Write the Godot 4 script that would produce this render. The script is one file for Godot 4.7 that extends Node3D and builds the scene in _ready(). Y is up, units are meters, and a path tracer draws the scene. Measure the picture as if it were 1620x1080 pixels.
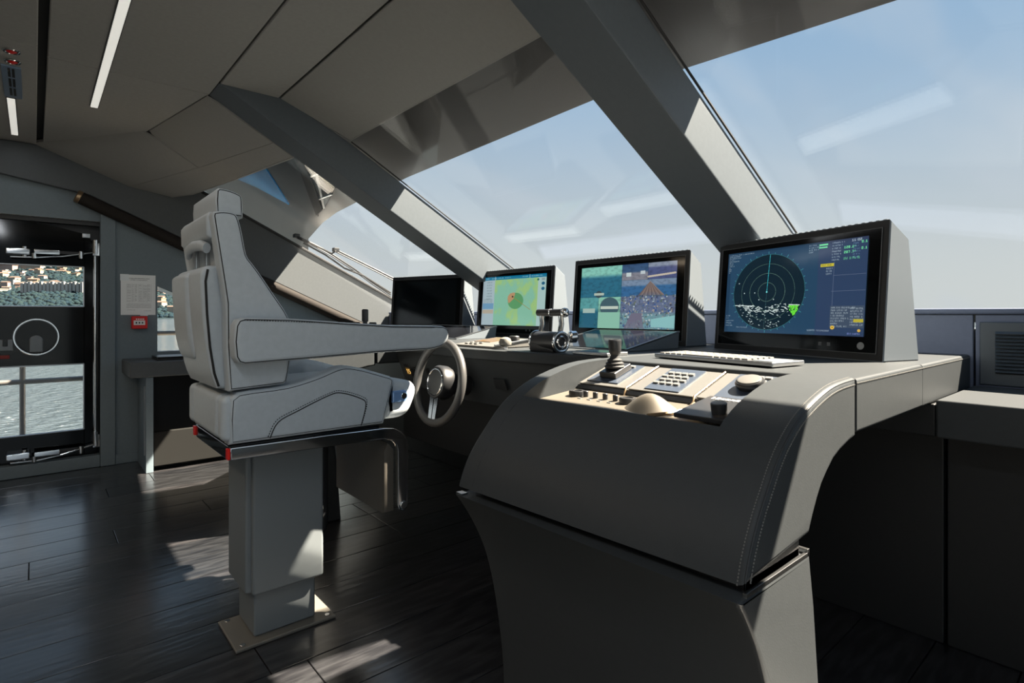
extends Node3D
# A yacht's wheelhouse. x runs forward, y up, z to starboard. The camera stands at x = 0, z = 0.
# Pixels of the 1620x1080 photograph give directions only; each point's distance comes from the wall, floor or plane it lies on.
const FPX := 880.0
const EYE := 1.1
const PX0 := 810.0
const PY0 := 497.0
var AIM := atan2(880.0, 756.0)
var CEIL := 2.253
var bases := {}
var used := {}
var M := {}

# ---------------------------------------------------------------- mesh building
class MB:
	var v := PackedVector3Array()
	func tri(a: Vector3, b: Vector3, c: Vector3) -> void:
		v.push_back(a); v.push_back(b); v.push_back(c)
	func quad(a: Vector3, b: Vector3, c: Vector3, d: Vector3) -> void:
		tri(a, b, c); tri(a, c, d)
	func add(o: MB, xf := Transform3D()) -> MB:
		for p in o.v:
			v.push_back(xf * p)
		return self
	# rings of equal length, each a closed loop; caps at both ends
	func loft(rings: Array, cap0 := true, cap1 := true, closed := true) -> MB:
		var m := MB.new()
		for k in rings.size() - 1:
			var a: PackedVector3Array = rings[k]
			var b: PackedVector3Array = rings[k + 1]
			var n := a.size()
			for i in (n if closed else n - 1):
				var j := (i + 1) % n
				m.quad(a[i], a[j], b[j], b[i])
		if cap0: m.cap(rings[0], true, rings)
		if cap1: m.cap(rings[rings.size() - 1], false, rings)
		if cap0 and cap1: m.orient()
		return add(m)
	static func cut(r: PackedVector3Array, n: Vector3) -> PackedInt32Array:
		var u := n.cross(Vector3.UP if absf(n.y) < 0.9 else Vector3.RIGHT).normalized()
		var w := n.cross(u)
		var p2 := PackedVector2Array()
		for p in r:
			p2.push_back(Vector2(p.dot(u), p.dot(w)) * 100.0)
		return Geometry2D.triangulate_polygon(p2)
	func cap(r: PackedVector3Array, flip: bool, others: Array) -> void:
		var n := Vector3.ZERO
		for i in r.size():
			n += (r[i] - r[0]).cross(r[(i + 1) % r.size()] - r[0])
		n = n.normalized()
		var t := cut(r, n)
		for o in others:
			if t.size(): break
			t = cut(o, n)
		for i in range(0, t.size(), 3):
			var a := r[t[i]]; var b := r[t[i + 1]]; var c := r[t[i + 2]]
			var up: bool = (b - a).cross(c - a).dot(n) > 0.0
			if up == flip: tri(a, c, b)
			else: tri(a, b, c)
	func volume() -> float:
		var s := 0.0
		for i in range(0, v.size(), 3):
			s += v[i].dot(v[i + 1].cross(v[i + 2]))
		return s
	func orient() -> MB:
		var c := Vector3.ZERO
		for p in v: c += p
		c /= maxf(v.size(), 1)
		for i in v.size(): v[i] -= c
		var neg := volume() < 0.0
		for i in v.size(): v[i] += c
		if neg:
			for i in range(0, v.size(), 3):
				var t := v[i + 1]; v[i + 1] = v[i + 2]; v[i + 2] = t
		return self
	# box with rounded edges
	func rbox(c: Vector3, size: Vector3, r := 0.0, n := 1, xf := Transform3D()) -> MB:
		var m := MB.new()
		var h := size / 2.0
		r = minf(r, minf(h.x, minf(h.y, h.z)) * 0.999)
		var g := []
		for k in 3:
			var a := []
			if r <= 0.0:
				a = [-h[k], h[k]]
			else:
				for i in n + 1: a.append(-h[k] + r * (1.0 - tan(PI / 4 * (1.0 - float(i) / n))) if n > 1 else -h[k] + r * i)
				for i in n + 1: a.append(h[k] - r * (1.0 - tan(PI / 4 * (float(i) / n))) if n > 1 else h[k] - r * (n - i))
			g.append(a)
		for ax in 3:
			var b := (ax + 1) % 3
			var d := (ax + 2) % 3
			for s in [-1, 1]:
				for i in g[b].size() - 1:
					for j in g[d].size() - 1:
						var q := []
						for e in [[0, 0], [1, 0], [1, 1], [0, 1]]:
							var p := Vector3.ZERO
							p[ax] = h[ax] * s
							p[b] = g[b][i + e[0]]
							p[d] = g[d][j + e[1]]
							if r > 0.0:
								var inn := p.clamp(-h + Vector3.ONE * r, h - Vector3.ONE * r)
								p = inn + (p - inn).normalized() * r
							q.append(xf * (c + p))
						if s > 0: m.quad(q[0], q[1], q[2], q[3])
						else: m.quad(q[0], q[3], q[2], q[1])
		return add(m)
	func box2(a: Vector3, b: Vector3, r := 0.0, n := 1) -> MB:
		return rbox((a + b) / 2.0, (b - a).abs(), r, n)
	static func inset(poly: PackedVector2Array, d: float) -> PackedVector2Array:
		var out := PackedVector2Array()
		var area := 0.0
		var n := poly.size()
		for i in n:
			area += poly[i].cross(poly[(i + 1) % n])
		var sg := 1.0 if area > 0.0 else -1.0
		for i in n:
			var a := poly[(i + n - 1) % n]; var b := poly[i]; var c := poly[(i + 1) % n]
			var e0 := (b - a).normalized(); var e1 := (c - b).normalized()
			var n0 := Vector2(-e0.y, e0.x) * sg; var n1 := Vector2(-e1.y, e1.x) * sg
			var bi := (n0 + n1)
			if bi.length() < 0.1: bi = n0
			bi = bi.normalized()
			out.push_back(b + bi * d / maxf(0.5, bi.dot(n0)))
		return out
	# polygon in (u, v) pushed along w; frame maps (u, v, w) to space; rounded ends of radius r
	func prism(poly: PackedVector2Array, w0: float, w1: float, frame := Transform3D(), r := 0.0, n := 2, r1 := -1.0) -> MB:
		var rings := []
		if r1 < 0.0: r1 = r
		var lift := func(p2: PackedVector2Array, w: float) -> PackedVector3Array:
			var o := PackedVector3Array()
			for p in p2: o.push_back(frame * Vector3(p.x, p.y, w))
			return o
		var sg := 1.0 if w1 > w0 else -1.0
		if r > 0.0:
			for k in n:
				var a := PI / 2 * k / n
				rings.append(lift.call(inset(poly, r * (1.0 - sin(a))), w0 + sg * r * (1.0 - cos(a))))
			rings.append(lift.call(poly, w0 + sg * r))
		else: rings.append(lift.call(poly, w0))
		if r1 > 0.0:
			rings.append(lift.call(poly, w1 - sg * r1))
			for k in range(n - 1, -1, -1):
				var a := PI / 2 * k / n
				rings.append(lift.call(inset(poly, r1 * (1.0 - sin(a))), w1 - sg * r1 * (1.0 - cos(a))))
		else: rings.append(lift.call(poly, w1))
		return loft(rings)
	# profile of (radius, height) turned about the frame's y axis
	func lathe(prof: Array, seg := 24, xf := Transform3D()) -> MB:
		var rings := []
		for k in seg:
			pass
		var m := MB.new()
		for i in prof.size() - 1:
			for k in seg:
				var a0 := TAU * k / seg; var a1 := TAU * (k + 1) / seg
				var p0: Vector2 = prof[i]; var p1: Vector2 = prof[i + 1]
				var A0 := Vector3(cos(a0) * p0.x, p0.y, sin(a0) * p0.x); var B0 := Vector3(cos(a1) * p0.x, p0.y, sin(a1) * p0.x)
				var A1 := Vector3(cos(a0) * p1.x, p1.y, sin(a0) * p1.x); var B1 := Vector3(cos(a1) * p1.x, p1.y, sin(a1) * p1.x)
				if p0.x > 1e-6: m.tri(xf * A0, xf * B1, xf * B0)
				if p1.x > 1e-6: m.tri(xf * A0, xf * A1, xf * B1)
		m.orient()
		return add(m)
	func cyl(a: Vector3, b: Vector3, r: float, seg := 20, bev := 0.0) -> MB:
		var y := (b - a).normalized()
		var x := y.cross(Vector3.UP if absf(y.y) < 0.9 else Vector3.RIGHT).normalized()
		var xf := Transform3D(Basis(x, y, x.cross(y)), a)
		var l := (b - a).length()
		if bev > 0.0:
			return lathe([Vector2(0, 0), Vector2(r - bev, 0), Vector2(r, bev), Vector2(r, l - bev), Vector2(r - bev, l), Vector2(0, l)], seg, xf)
		return lathe([Vector2(0, 0), Vector2(r, 0), Vector2(r, l), Vector2(0, l)], seg, xf)
	# tube along points
	func tube(path: Array, r: float, seg := 8, closed := false, flat := Vector2.ONE, upv := Vector3.ZERO) -> MB:
		var rings := []
		var n := path.size()
		var up := Vector3.ZERO
		for i in n:
			var t: Vector3
			if closed: t = path[(i + 1) % n] - path[(i + n - 1) % n]
			else: t = path[mini(i + 1, n - 1)] - path[maxi(i - 1, 0)]
			t = t.normalized()
			if upv != Vector3.ZERO: up = upv
			elif up == Vector3.ZERO: up = Vector3.UP if absf(t.y) < 0.9 else Vector3.RIGHT
			var x := t.cross(up).normalized()
			var y := x.cross(t).normalized()
			up = y
			var ring := PackedVector3Array()
			for k in seg:
				var a := TAU * (k + 0.5) / seg
				ring.push_back(path[i] + x * cos(a) * r * flat.x + y * sin(a) * r * flat.y)
			rings.append(ring)
		if closed:
			rings.append(rings[0])
			var m := MB.new()
			m.loft(rings, false, false)
			m.orient()
			return add(m)
		return loft(rings)
	# a flat polygon in space given thickness along its normal (or along dir)
	func slab(pts: Array, t: float, dir := Vector3.ZERO, r := 0.0) -> MB:
		var a: Vector3 = pts[0]
		var n: Vector3 = Vector3.ZERO
		for i in pts.size():
			n += (pts[i] - a).cross(pts[(i + 1) % pts.size()] - a)
		n = n.normalized()
		if dir != Vector3.ZERO and n.dot(dir) < 0.0: n = -n
		var u: Vector3 = (pts[1] - a).normalized()
		var w: Vector3 = n.cross(u)
		var p2 := PackedVector2Array()
		for p in pts: p2.push_back(Vector2((p - a).dot(u), (p - a).dot(w)))
		return prism(p2, 0.0, t, Transform3D(Basis(u, w, n), a), r, 1)
	func mesh(angle := 38.0, off := Vector3.ZERO, uvs := PackedVector2Array()) -> ArrayMesh:
		var nt := v.size() / 3
		var fn := PackedVector3Array(); fn.resize(nt)
		var at := {}
		var keys := []
		keys.resize(v.size())
		for i in v.size():
			var k := Vector3i((v[i] * 20000.0).round())
			keys[i] = k
			if not at.has(k): at[k] = PackedInt32Array()
		for t in nt:
			fn[t] = (v[3 * t + 1] - v[3 * t]).cross(v[3 * t + 2] - v[3 * t])
			for c in 3: at[keys[3 * t + c]].push_back(t)
		var lim := cos(deg_to_rad(angle))
		var st := PackedVector3Array(); st.resize(v.size())
		var sn := PackedVector3Array(); sn.resize(v.size())
		var su := PackedVector2Array(); su.resize(v.size())
		for t in nt:
			var f := fn[t].normalized()
			for c in 3:
				var s := Vector3.ZERO
				for o in at[keys[3 * t + c]]:
					if fn[o].normalized().dot(f) > lim: s += fn[o]
				var d: int = 3 * t + [0, 2, 1][c]
				st[d] = v[3 * t + c] - off
				sn[d] = s.normalized() if s.length() > 1e-12 else (f if f.length() > 0.5 else Vector3.UP)
				if uvs.size(): su[d] = uvs[3 * t + c]
		var arr := []
		arr.resize(Mesh.ARRAY_MAX)
		arr[Mesh.ARRAY_VERTEX] = st
		arr[Mesh.ARRAY_NORMAL] = sn
		if uvs.size(): arr[Mesh.ARRAY_TEX_UV] = su
		var am := ArrayMesh.new()
		am.add_surface_from_arrays(Mesh.PRIMITIVE_TRIANGLES, arr)
		return am

func mb() -> MB: return MB.new()

# ---------------------------------------------------------------- pixels to places
func ray(px: float, py: float) -> Vector3:
	var q := (px - PX0) / FPX
	return Vector3(cos(AIM) + q * sin(AIM), (PY0 - py) / FPX, -sin(AIM) + q * cos(AIM))
func on(px: float, py: float, ax: int, val: float) -> Vector3:
	var r := ray(px, py)
	var o := Vector3(0, EYE, 0)
	return o + r * ((val - o[ax]) / r[ax])
func onp(px: float, py: float, n: Vector3, k: float) -> Vector3:
	var r := ray(px, py)
	var o := Vector3(0, EYE, 0)
	return o + r * ((k - n.dot(o)) / n.dot(r))
func glass_y(x: float) -> float: return 2.862 - 0.54 * x
func inner_y(x: float) -> float: return 2.639 - 0.5493 * x
func V(x: float, y: float, z: float) -> Vector3: return Vector3(x, y, z)
func pv(a: Array) -> PackedVector2Array:
	var o := PackedVector2Array()
	for p in a: o.push_back(Vector2(p[0], p[1]))
	return o
# smooth curve through 2D points
func curve(a: Array, sub := 4) -> Array:
	var out := []
	for i in a.size() - 1:
		var p0 := Vector2(a[maxi(i - 1, 0)][0], a[maxi(i - 1, 0)][1]); var p1 := Vector2(a[i][0], a[i][1])
		var p2 := Vector2(a[i + 1][0], a[i + 1][1]); var p3 := Vector2(a[mini(i + 2, a.size() - 1)][0], a[mini(i + 2, a.size() - 1)][1])
		for k in sub:
			var q := p1.cubic_interpolate(p2, p0, p3, float(k) / sub)
			out.append([q.x, q.y])
	out.append([a[a.size() - 1][0], a[a.size() - 1][1]])
	return out
# frame whose (u, v, w) are (x, y, z)
var XY := Transform3D()
# (u, v, w) = (x, z, y)
var XZ := Transform3D(Basis(Vector3(1, 0, 0), Vector3(0, 0, 1), Vector3(0, 1, 0)), Vector3.ZERO)

# ---------------------------------------------------------------- naming
func numbered(called: String) -> String:
	if not used.has(called):
		used[called] = 0
		return called
	used[called] += 1
	return "%s_%03d" % [called, used[called]]
func tag(o: Node, label: String, category := "", group := "", kind := "") -> void:
	o.set_meta("label", label)
	if category: o.set_meta("category", category)
	if group: o.set_meta("group", group)
	if kind: o.set_meta("kind", kind)
func thing(called: String, label: String, category: String, base := Vector3.ZERO, group := "", kind := "") -> Node3D:
	var o := Node3D.new()
	o.name = numbered(called)
	add_child(o)
	o.position = base
	bases[o] = base
	tag(o, label, category, group, kind)
	return o
func struct(called: String, label: String, base := Vector3.ZERO) -> Node3D:
	var o := Node3D.new()
	o.name = called
	add_child(o)
	o.position = base
	bases[o] = base
	tag(o, label, "", "", "structure")
	return o
func part(parent: Node3D, called: String, m: MB, material: Material, angle := 38.0) -> MeshInstance3D:
	var o := MeshInstance3D.new()
	o.name = called
	o.mesh = m.mesh(angle, bases[parent])
	o.mesh.surface_set_material(0, material)
	parent.add_child(o, true)
	bases[o] = bases[parent]
	return o
func single(called: String, label: String, category: String, m: MB, material: Material, group := "", kind := "", base := Vector3.ZERO, angle := 38.0) -> MeshInstance3D:
	var o := MeshInstance3D.new()
	o.name = numbered(called)
	o.mesh = m.mesh(angle, base)
	o.mesh.surface_set_material(0, material)
	add_child(o)
	o.position = base
	bases[o] = base
	tag(o, label, category, group, kind)
	return o
func shared(parent: Node3D, called: String, mesh: Mesh, material: Material, at: Transform3D) -> MeshInstance3D:
	var o := MeshInstance3D.new()
	o.name = called
	o.mesh = mesh
	o.material_override = material
	o.transform = at
	parent.add_child(o, true)
	return o
# flat picture: corners a (bottom left), b (bottom right), c (top right), d (top left), facing the reader
func picture(parent: Node3D, called: String, a: Vector3, b: Vector3, c: Vector3, d: Vector3, material: Material) -> MeshInstance3D:
	var m := mb()
	m.quad(a, b, c, d)
	var uv := PackedVector2Array([Vector2(0, 1), Vector2(1, 1), Vector2(1, 0), Vector2(0, 1), Vector2(1, 0), Vector2(0, 0)])
	var o := MeshInstance3D.new()
	o.name = called
	o.mesh = m.mesh(38.0, bases[parent], uv)
	o.mesh.surface_set_material(0, material)
	parent.add_child(o, true)
	bases[o] = bases[parent]
	return o

# ---------------------------------------------------------------- materials
func noise_tex(freq: float, kind: int, w := 512, h := 512, octaves := 4, ramp: Gradient = null, seed_ := 1, normal := false, bump := 4.0) -> NoiseTexture2D:
	var n := FastNoiseLite.new()
	n.noise_type = kind
	n.frequency = freq
	n.fractal_octaves = octaves
	n.seed = seed_
	var t := NoiseTexture2D.new()
	t.width = w
	t.height = h
	t.seamless = true
	t.noise = n
	t.color_ramp = ramp
	t.as_normal_map = normal
	t.bump_strength = bump
	return t
func ramp2(a: Color, b: Color, p0 := 0.0, p1 := 1.0) -> Gradient:
	var g := Gradient.new()
	g.offsets = PackedFloat32Array([p0, p1])
	g.colors = PackedColorArray([a, b])
	return g
func mat(called: String, c: Color, rough := 0.5, metal := 0.0, spec := 0.5) -> StandardMaterial3D:
	var m := StandardMaterial3D.new()
	m.resource_name = called
	m.albedo_color = c
	m.roughness = rough
	m.metallic = metal
	m.metallic_specular = spec
	M[called] = m
	return m
func leather(called: String, c: Color, rough: float, spec := 0.4) -> StandardMaterial3D:
	var m := mat(called, c, rough, 0.0, spec)
	m.uv1_triplanar = true
	m.uv1_world_triplanar = true
	m.uv1_scale = Vector3(6.0, 6.0, 6.0)
	m.heightmap_enabled = true
	m.heightmap_texture = M.grain_h
	m.heightmap_scale = 0.012
	m.albedo_texture = M.mottle
	return m
func E8(r: float, g: float, b: float) -> Color: return Color(r / 255.0, g / 255.0, b / 255.0)
func glow(called: String, c: Color, e: float) -> StandardMaterial3D:
	var m := mat(called, c, 0.5)
	m.emission_enabled = true
	m.emission = c
	m.emission_energy_multiplier = e
	return m
func pane(called: String, c: Color, a: float) -> StandardMaterial3D:
	var m := mat(called, Color(c.r, c.g, c.b, a), 0.0, 0.0, 0.34)
	m.transparency = BaseMaterial3D.TRANSPARENCY_ALPHA
	return m

func materials() -> void:
	M.grain_h = noise_tex(0.09, FastNoiseLite.TYPE_CELLULAR, 512, 512, 2, null, 3)
	M.mottle = noise_tex(0.012, FastNoiseLite.TYPE_SIMPLEX_SMOOTH, 512, 512, 4, ramp2(Color(0.965, 0.965, 0.965), Color(1, 1, 1)), 5)
	M.grain_w = noise_tex(0.02, FastNoiseLite.TYPE_SIMPLEX_SMOOTH, 1024, 512, 6, ramp2(Color(0.62, 0.62, 0.64), Color(1, 1, 1), 0.25, 0.75), 9)
	M.grain_wh = noise_tex(0.02, FastNoiseLite.TYPE_SIMPLEX_SMOOTH, 1024, 512, 6, null, 9)
	leather("chair_leather", E8(178, 186, 192), 0.42)
	leather("console_leather", E8(56, 59, 61), 0.46, 0.28)
	leather("dark_leather", E8(30, 32, 34), 0.5)
	leather("ceiling_leather", E8(150, 149, 146), 0.6, 0.3)
	leather("beam_leather", E8(88, 95, 101), 0.5, 0.35)
	leather("panel_leather", E8(86, 90, 93), 0.5, 0.3)
	leather("wall_paint", E8(108, 121, 129), 0.5)
	mat("slot", E8(14, 14, 14), 0.8)
	mat("backing", E8(30, 30, 31), 0.9)
	mat("black_gloss", E8(8, 9, 10), 0.08, 0.0, 0.4)
	mat("black_satin", E8(30, 31, 33), 0.4)
	mat("black_plastic", E8(38, 39, 41), 0.35)
	mat("case_metal", E8(112, 120, 127), 0.42, 0.2)
	mat("chrome", E8(222, 224, 226), 0.12, 1.0)
	mat("brushed", E8(176, 178, 180), 0.28, 1.0)
	mat("bronze", E8(168, 142, 112), 0.3, 0.9)
	mat("silver_panel", E8(98, 97, 94), 0.45, 0.2)
	mat("seam", E8(26, 26, 27), 0.8)
	mat("thread", E8(104, 104, 102), 0.7, 0.0, 0.3)
	mat("rubber", E8(24, 24, 25), 0.7)
	mat("white_paint", E8(225, 226, 226), 0.35)
	mat("red_plastic", E8(205, 22, 20), 0.35)
	mat("reflector", E8(225, 30, 22), 0.2)
	mat("brow_paint", E8(58, 59, 61), 0.4)
	mat("wheel_leather", E8(64, 64, 64), 0.42)
	mat("key_cap", E8(106, 106, 104), 0.45)
	mat("blue_anodised", E8(128, 165, 214), 0.25, 0.3)
	pane("glass", Color(0.02, 0.03, 0.03), 0.03)
	pane("door_glass", Color(0.02, 0.03, 0.03), 0.05)
	for k in 4:
		var w := mat("plank_%d" % k, [E8(46, 46, 48), E8(41, 42, 44), E8(52, 51, 52), E8(38, 39, 41)][k], 0.30, 0.0, 0.7)
		w.uv1_triplanar = true
		w.uv1_world_triplanar = true
		w.uv1_scale = Vector3(0.22, 1.0, 2.6)
		w.uv1_offset = Vector3(0.37 * k, 0.2 * k, 0.23 * k)
		w.albedo_texture = M.grain_w
		w.heightmap_enabled = true
		w.heightmap_texture = M.grain_wh
		w.heightmap_scale = 0.05
		w.roughness = 0.2
		w.clearcoat_enabled = true
		w.clearcoat = 0.6
		w.clearcoat_roughness = 0.3

# ---------------------------------------------------------------- camera, sky, sun, big lights
func sky_image() -> ImageTexture:
	var w := 1024
	var h := 512
	var n := FastNoiseLite.new()
	n.seed = 11
	n.frequency = 1.6
	n.fractal_octaves = 5
	var data := PackedFloat32Array()
	data.resize(w * h * 3)
	for j in h:
		var up := PI / 2 - PI * (j + 0.5) / h
		var e := clampf(up / (PI / 2), 0.0, 1.0)
		var base := Color(0.66, 0.71, 0.71).lerp(Color(0.33, 0.51, 0.72), smoothstep(0.0, 0.30, e)).lerp(Color(0.23, 0.41, 0.68), smoothstep(0.3, 1.0, e))
		if up < 0.0: base = Color(0.5, 0.55, 0.56)
		for i in w:
			var a := TAU * (i + 0.5) / w
			var d := Vector3(cos(a) * cos(up), sin(up), sin(a) * cos(up))
			var c := base
			if up > 0.0:
				var s := d / (d.y + 0.25)
				var q := n.get_noise_3d(s.x * 1.2, 3.0, s.z * 0.45 + s.x * 0.3)
				c = c.lerp(Color(0.62, 0.69, 0.76), smoothstep(0.0, 0.55, q) * 0.38)
			var o := (j * w + i) * 3
			data[o] = c.r
			data[o + 1] = c.g
			data[o + 2] = c.b
	return ImageTexture.create_from_image(Image.create_from_data(w, h, false, Image.FORMAT_RGBF, data.to_byte_array()))

func world() -> void:
	var cam := Camera3D.new()
	cam.name = "camera"
	add_child(cam)
	cam.position = Vector3(0, EYE, 0)
	cam.basis = Basis.looking_at(Vector3(cos(AIM), 0, -sin(AIM)))
	var near := 0.05
	cam.set_frustum(1080.0 / FPX * near, Vector2(0, -(540.0 - PY0) / FPX * near), near, 6000.0)
	cam.current = true
	var env := Environment.new()
	env.background_mode = Environment.BG_SKY
	var sky := Sky.new()
	var sm := PanoramaSkyMaterial.new()
	sm.panorama = sky_image()
	sky.sky_material = sm
	env.sky = sky
	env.tonemap_mode = Environment.TONE_MAPPER_LINEAR
	env.tonemap_exposure = 1.0
	env.sdfgi_enabled = true
	env.ssao_enabled = true
	env.ssil_enabled = true
	var we := WorldEnvironment.new()
	we.name = "environment"
	we.environment = env
	add_child(we)
	var sun := DirectionalLight3D.new()
	sun.name = "sun"
	add_child(sun)
	sun.basis = Basis.looking_at(-Vector3(0.665, 1.0, 0.41).normalized())
	sun.light_color = Color(1.0, 0.945, 0.86)
	sun.light_energy = 16.0
	sun.light_angular_distance = 0.6
	sun.shadow_enabled = true

func led(called: String, label: String, x: float, z0: float, z1: float, w: float, energy: float, tint: Color) -> void:
	var t := thing(called, label, "light", V(x, CEIL, (z0 + z1) / 2))
	part(t, "housing", mb().box2(V(x - w / 2 - 0.004, CEIL - 0.004, z0 - 0.004), V(x + w / 2 + 0.004, CEIL + 0.02, z1 + 0.004), 0.001), M.black_satin)
	part(t, "diffuser", mb().box2(V(x - w / 2, CEIL - 0.008, z0), V(x + w / 2, CEIL, z1), 0.002), M.led)
	var l := AreaLight3D.new()
	l.name = "glow"
	l.area_size = Vector2(w, absf(z1 - z0))
	l.area_normalize_energy = true
	l.light_energy = energy
	l.light_color = tint
	l.area_range = 12.0
	l.area_attenuation = 2.0
	l.shadow_enabled = true
	t.add_child(l)
	l.position = V(0, -0.012, 0)
	l.rotation_degrees = Vector3(-90, 0, 0)

# ---------------------------------------------------------------- the room
func floor_() -> void:
	var f := struct("floor", "floor of dark stained wooden planks")
	part(f, "subfloor", mb().box2(V(-2.7, -0.10, -5.2), V(3.5, -0.016, 1.0)), M.backing)
	var rng := RandomNumberGenerator.new()
	rng.seed = 4
	var pitch := 0.2135
	var joints := {12: [-0.017], 13: [0.305], 14: [0.755], 17: [0.343]}
	for r in range(-7, 22):
		var z1 := -0.49 - pitch * r
		var z0 := z1 - pitch
		if z0 < -5.05: continue
		z1 = minf(z1, 0.95)
		var cuts := [-2.65]
		var at: float = joints[r][0] if joints.has(r) else rng.randf_range(-0.6, 1.5)
		if not joints.has(r) and r in [9, 10, 11, 15, 16]: at = 1.4
		while at > -2.3: at -= 1.95
		at += 1.95
		while at < 3.2:
			cuts.append(at)
			at += 1.95
		cuts.append(3.4)
		for i in cuts.size() - 1:
			part(f, "plank", mb().box2(V(cuts[i] + 0.0015, -0.016, z0 + 0.0015), V(cuts[i + 1] - 0.0015, 0.0, z1 - 0.0015), 0.0025), M["plank_%d" % rng.randi_range(0, 3)])

func flat(poly: Array, y := 0.0) -> Array:
	var o := []
	for p in poly: o.append(V(p[0], y if y else CEIL, p[1]))
	return o

func facet(pts: Array, t: float) -> MB:
	var a := PackedVector3Array(pts)
	var b := PackedVector3Array()
	for p in pts: b.push_back(p + V(0, t, 0))
	return mb().loft([a, b])

func ceiling_() -> void:
	var c := struct("ceiling", "ceiling of grey-brown upholstered panels with dark joints")
	part(c, "roof_slab", mb().box2(V(-2.75, 2.32, -5.25), V(1.36, 2.40, 1.15)), M.backing)
	var g := 0.004
	var L1 := 0.703
	var L2 := 0.995
	var up := Vector3.UP
	# the flat panels either side of the dark slot
	var seam := -3.25
	part(c, "panel", mb().slab(flat([[0.045, seam + g], [L1 - g, seam + g], [L1 - g, -1.0], [0.045, -1.0]]), 0.03, up, 0.004), M.ceiling_leather)
	part(c, "panel", mb().slab(flat([[0.045, -1.0 + 2 * g], [L1 - g, -1.0 + 2 * g], [L1 - g, 0.95], [0.045, 0.95]]), 0.03, up, 0.004), M.ceiling_leather)
	part(c, "panel", mb().slab(flat([[0.045, seam - g], [L1 - g, seam - g], [0.69, -3.285], [0.542, -4.165], [0.045, -4.96]]), 0.03, up, 0.004), M.ceiling_leather)
	var zs := [-5.0, -3.145, -1.2, 0.95]
	for i in 3:
		for xx in [[-0.95, 0.012], [-2.65, -0.96]]:
			part(c, "panel", mb().slab(flat([[xx[0], zs[i] + g], [xx[1], zs[i] + g], [xx[1], zs[i + 1] - g], [xx[0], zs[i + 1] - g]]), 0.03, up, 0.004), M.ceiling_leather)
	part(c, "slot_backing", mb().box2(V(-2.66, CEIL + 0.028, -5.0), V(1.3, CEIL + 0.06, 0.95)), M.slot)
	# between the beams: a flat strip and a strip that falls to the windscreen
	for zz in [[-3.065, -1.275], [-1.06, 0.95]]:
		part(c, "panel", mb().slab(flat([[L1 + g, zz[0]], [L2 - g, zz[0]], [L2 - g, zz[1]], [L1 + g, zz[1]]]), 0.03, up, 0.004), M.ceiling_leather)
		part(c, "panel", mb().slab([V(L2 + g, CEIL, zz[0]), V(1.40, 2.108, zz[0]), V(1.40, 2.108, zz[1]), V(L2 + g, CEIL, zz[1])], 0.025, up, 0.003), M.ceiling_leather)
	# the port quarter: two facets falling outwards, then a fascia down to the side pane
	var c1 := V(0.69, CEIL, -3.285); var c2 := V(0.542, CEIL, -4.165); var c3 := V(0.02, CEIL, -4.98)
	var d1 := V(1.028, 2.0745, -3.285); var d2 := V(0.824, 2.07, -4.143); var d3 := V(0.524, 2.04, -4.98)
	var e1 := V(1.148, 2.009, -3.285); var e2 := V(1.037, 2.0, -3.966); var e3 := V(0.909, 2.0, -4.745); var e4 := V(0.80, 2.0, -4.98)
	var s1 := (c2 - c1).normalized() * g
	part(c, "panel", facet([c1 + V(0.004, 0, 0), c2 - s1 + V(0.004, 0, 0), d2 - s1, d1], 0.02), M.ceiling_leather)
	part(c, "panel", facet([c2 + V(-0.026, 0.0015, -g), c3 + V(-0.03, 0.0015, 0.02), c3, d3, d2 + V(0, 0, -g)], 0.02), M.ceiling_leather)
	part(c, "fascia", facet([d1 + V(.005, 0, 0), d2 + V(.005, 0, -0.002), e2, e1], 0.02), M.ceiling_leather)
	part(c, "fascia", facet([d2 + V(.005, 0, -0.002), d3 + V(.005, 0, 0), e4, e3, e2], 0.02), M.ceiling_leather)
	# upstand from the fascia's edge to the glass
	var ups := mb()
	var pn := Vector3(0.54, 1, -0.146)
	for k in [[e1, e2], [e2, e3], [e3, e4]]:
		var a: Vector3 = k[0]
		var b: Vector3 = k[1]
		var ta := (3.325 - pn.dot(a)) + 0.01
		var tb := (3.325 - pn.dot(b)) + 0.01
		ups.slab([a, b, b + V(0, tb, 0), a + V(0, ta, 0)], 0.012, V(-1, 0, 0))
	part(c, "upstand", ups, M.ceiling_leather)
	for q in [[c1 + V(-0.1, 0, 0.05), c2 + V(-0.1, 0, -0.02), d2 + V(0.02, 0, -0.02), d1 + V(0.02, 0, 0.05)], [c2 + V(-0.1, 0, 0.02), c3 + V(-0.1, 0, 0), d3 + V(0.02, 0, 0), d2 + V(0.02, 0, 0.02)], [d1 + V(-0.03, 0, 0.04), d2 + V(-0.03, 0, 0), d3 + V(-0.03, 0, 0), e4, e3, e2, e1]]:
		var lifted := []
		for p in q: lifted.append(p + V(0, 0.05, 0))
		part(c, "facet_backing", facet(lifted, 0.006), M.slot)
	# the starboard quarter, out of view, closes the roof
	part(c, "panel", mb().slab([V(0.69, CEIL, 0.95), V(0.69, CEIL, -0.8), V(1.4, 2.1, -0.8), V(1.4, 2.05, 0.95)], 0.025, up), M.ceiling_leather)

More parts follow.
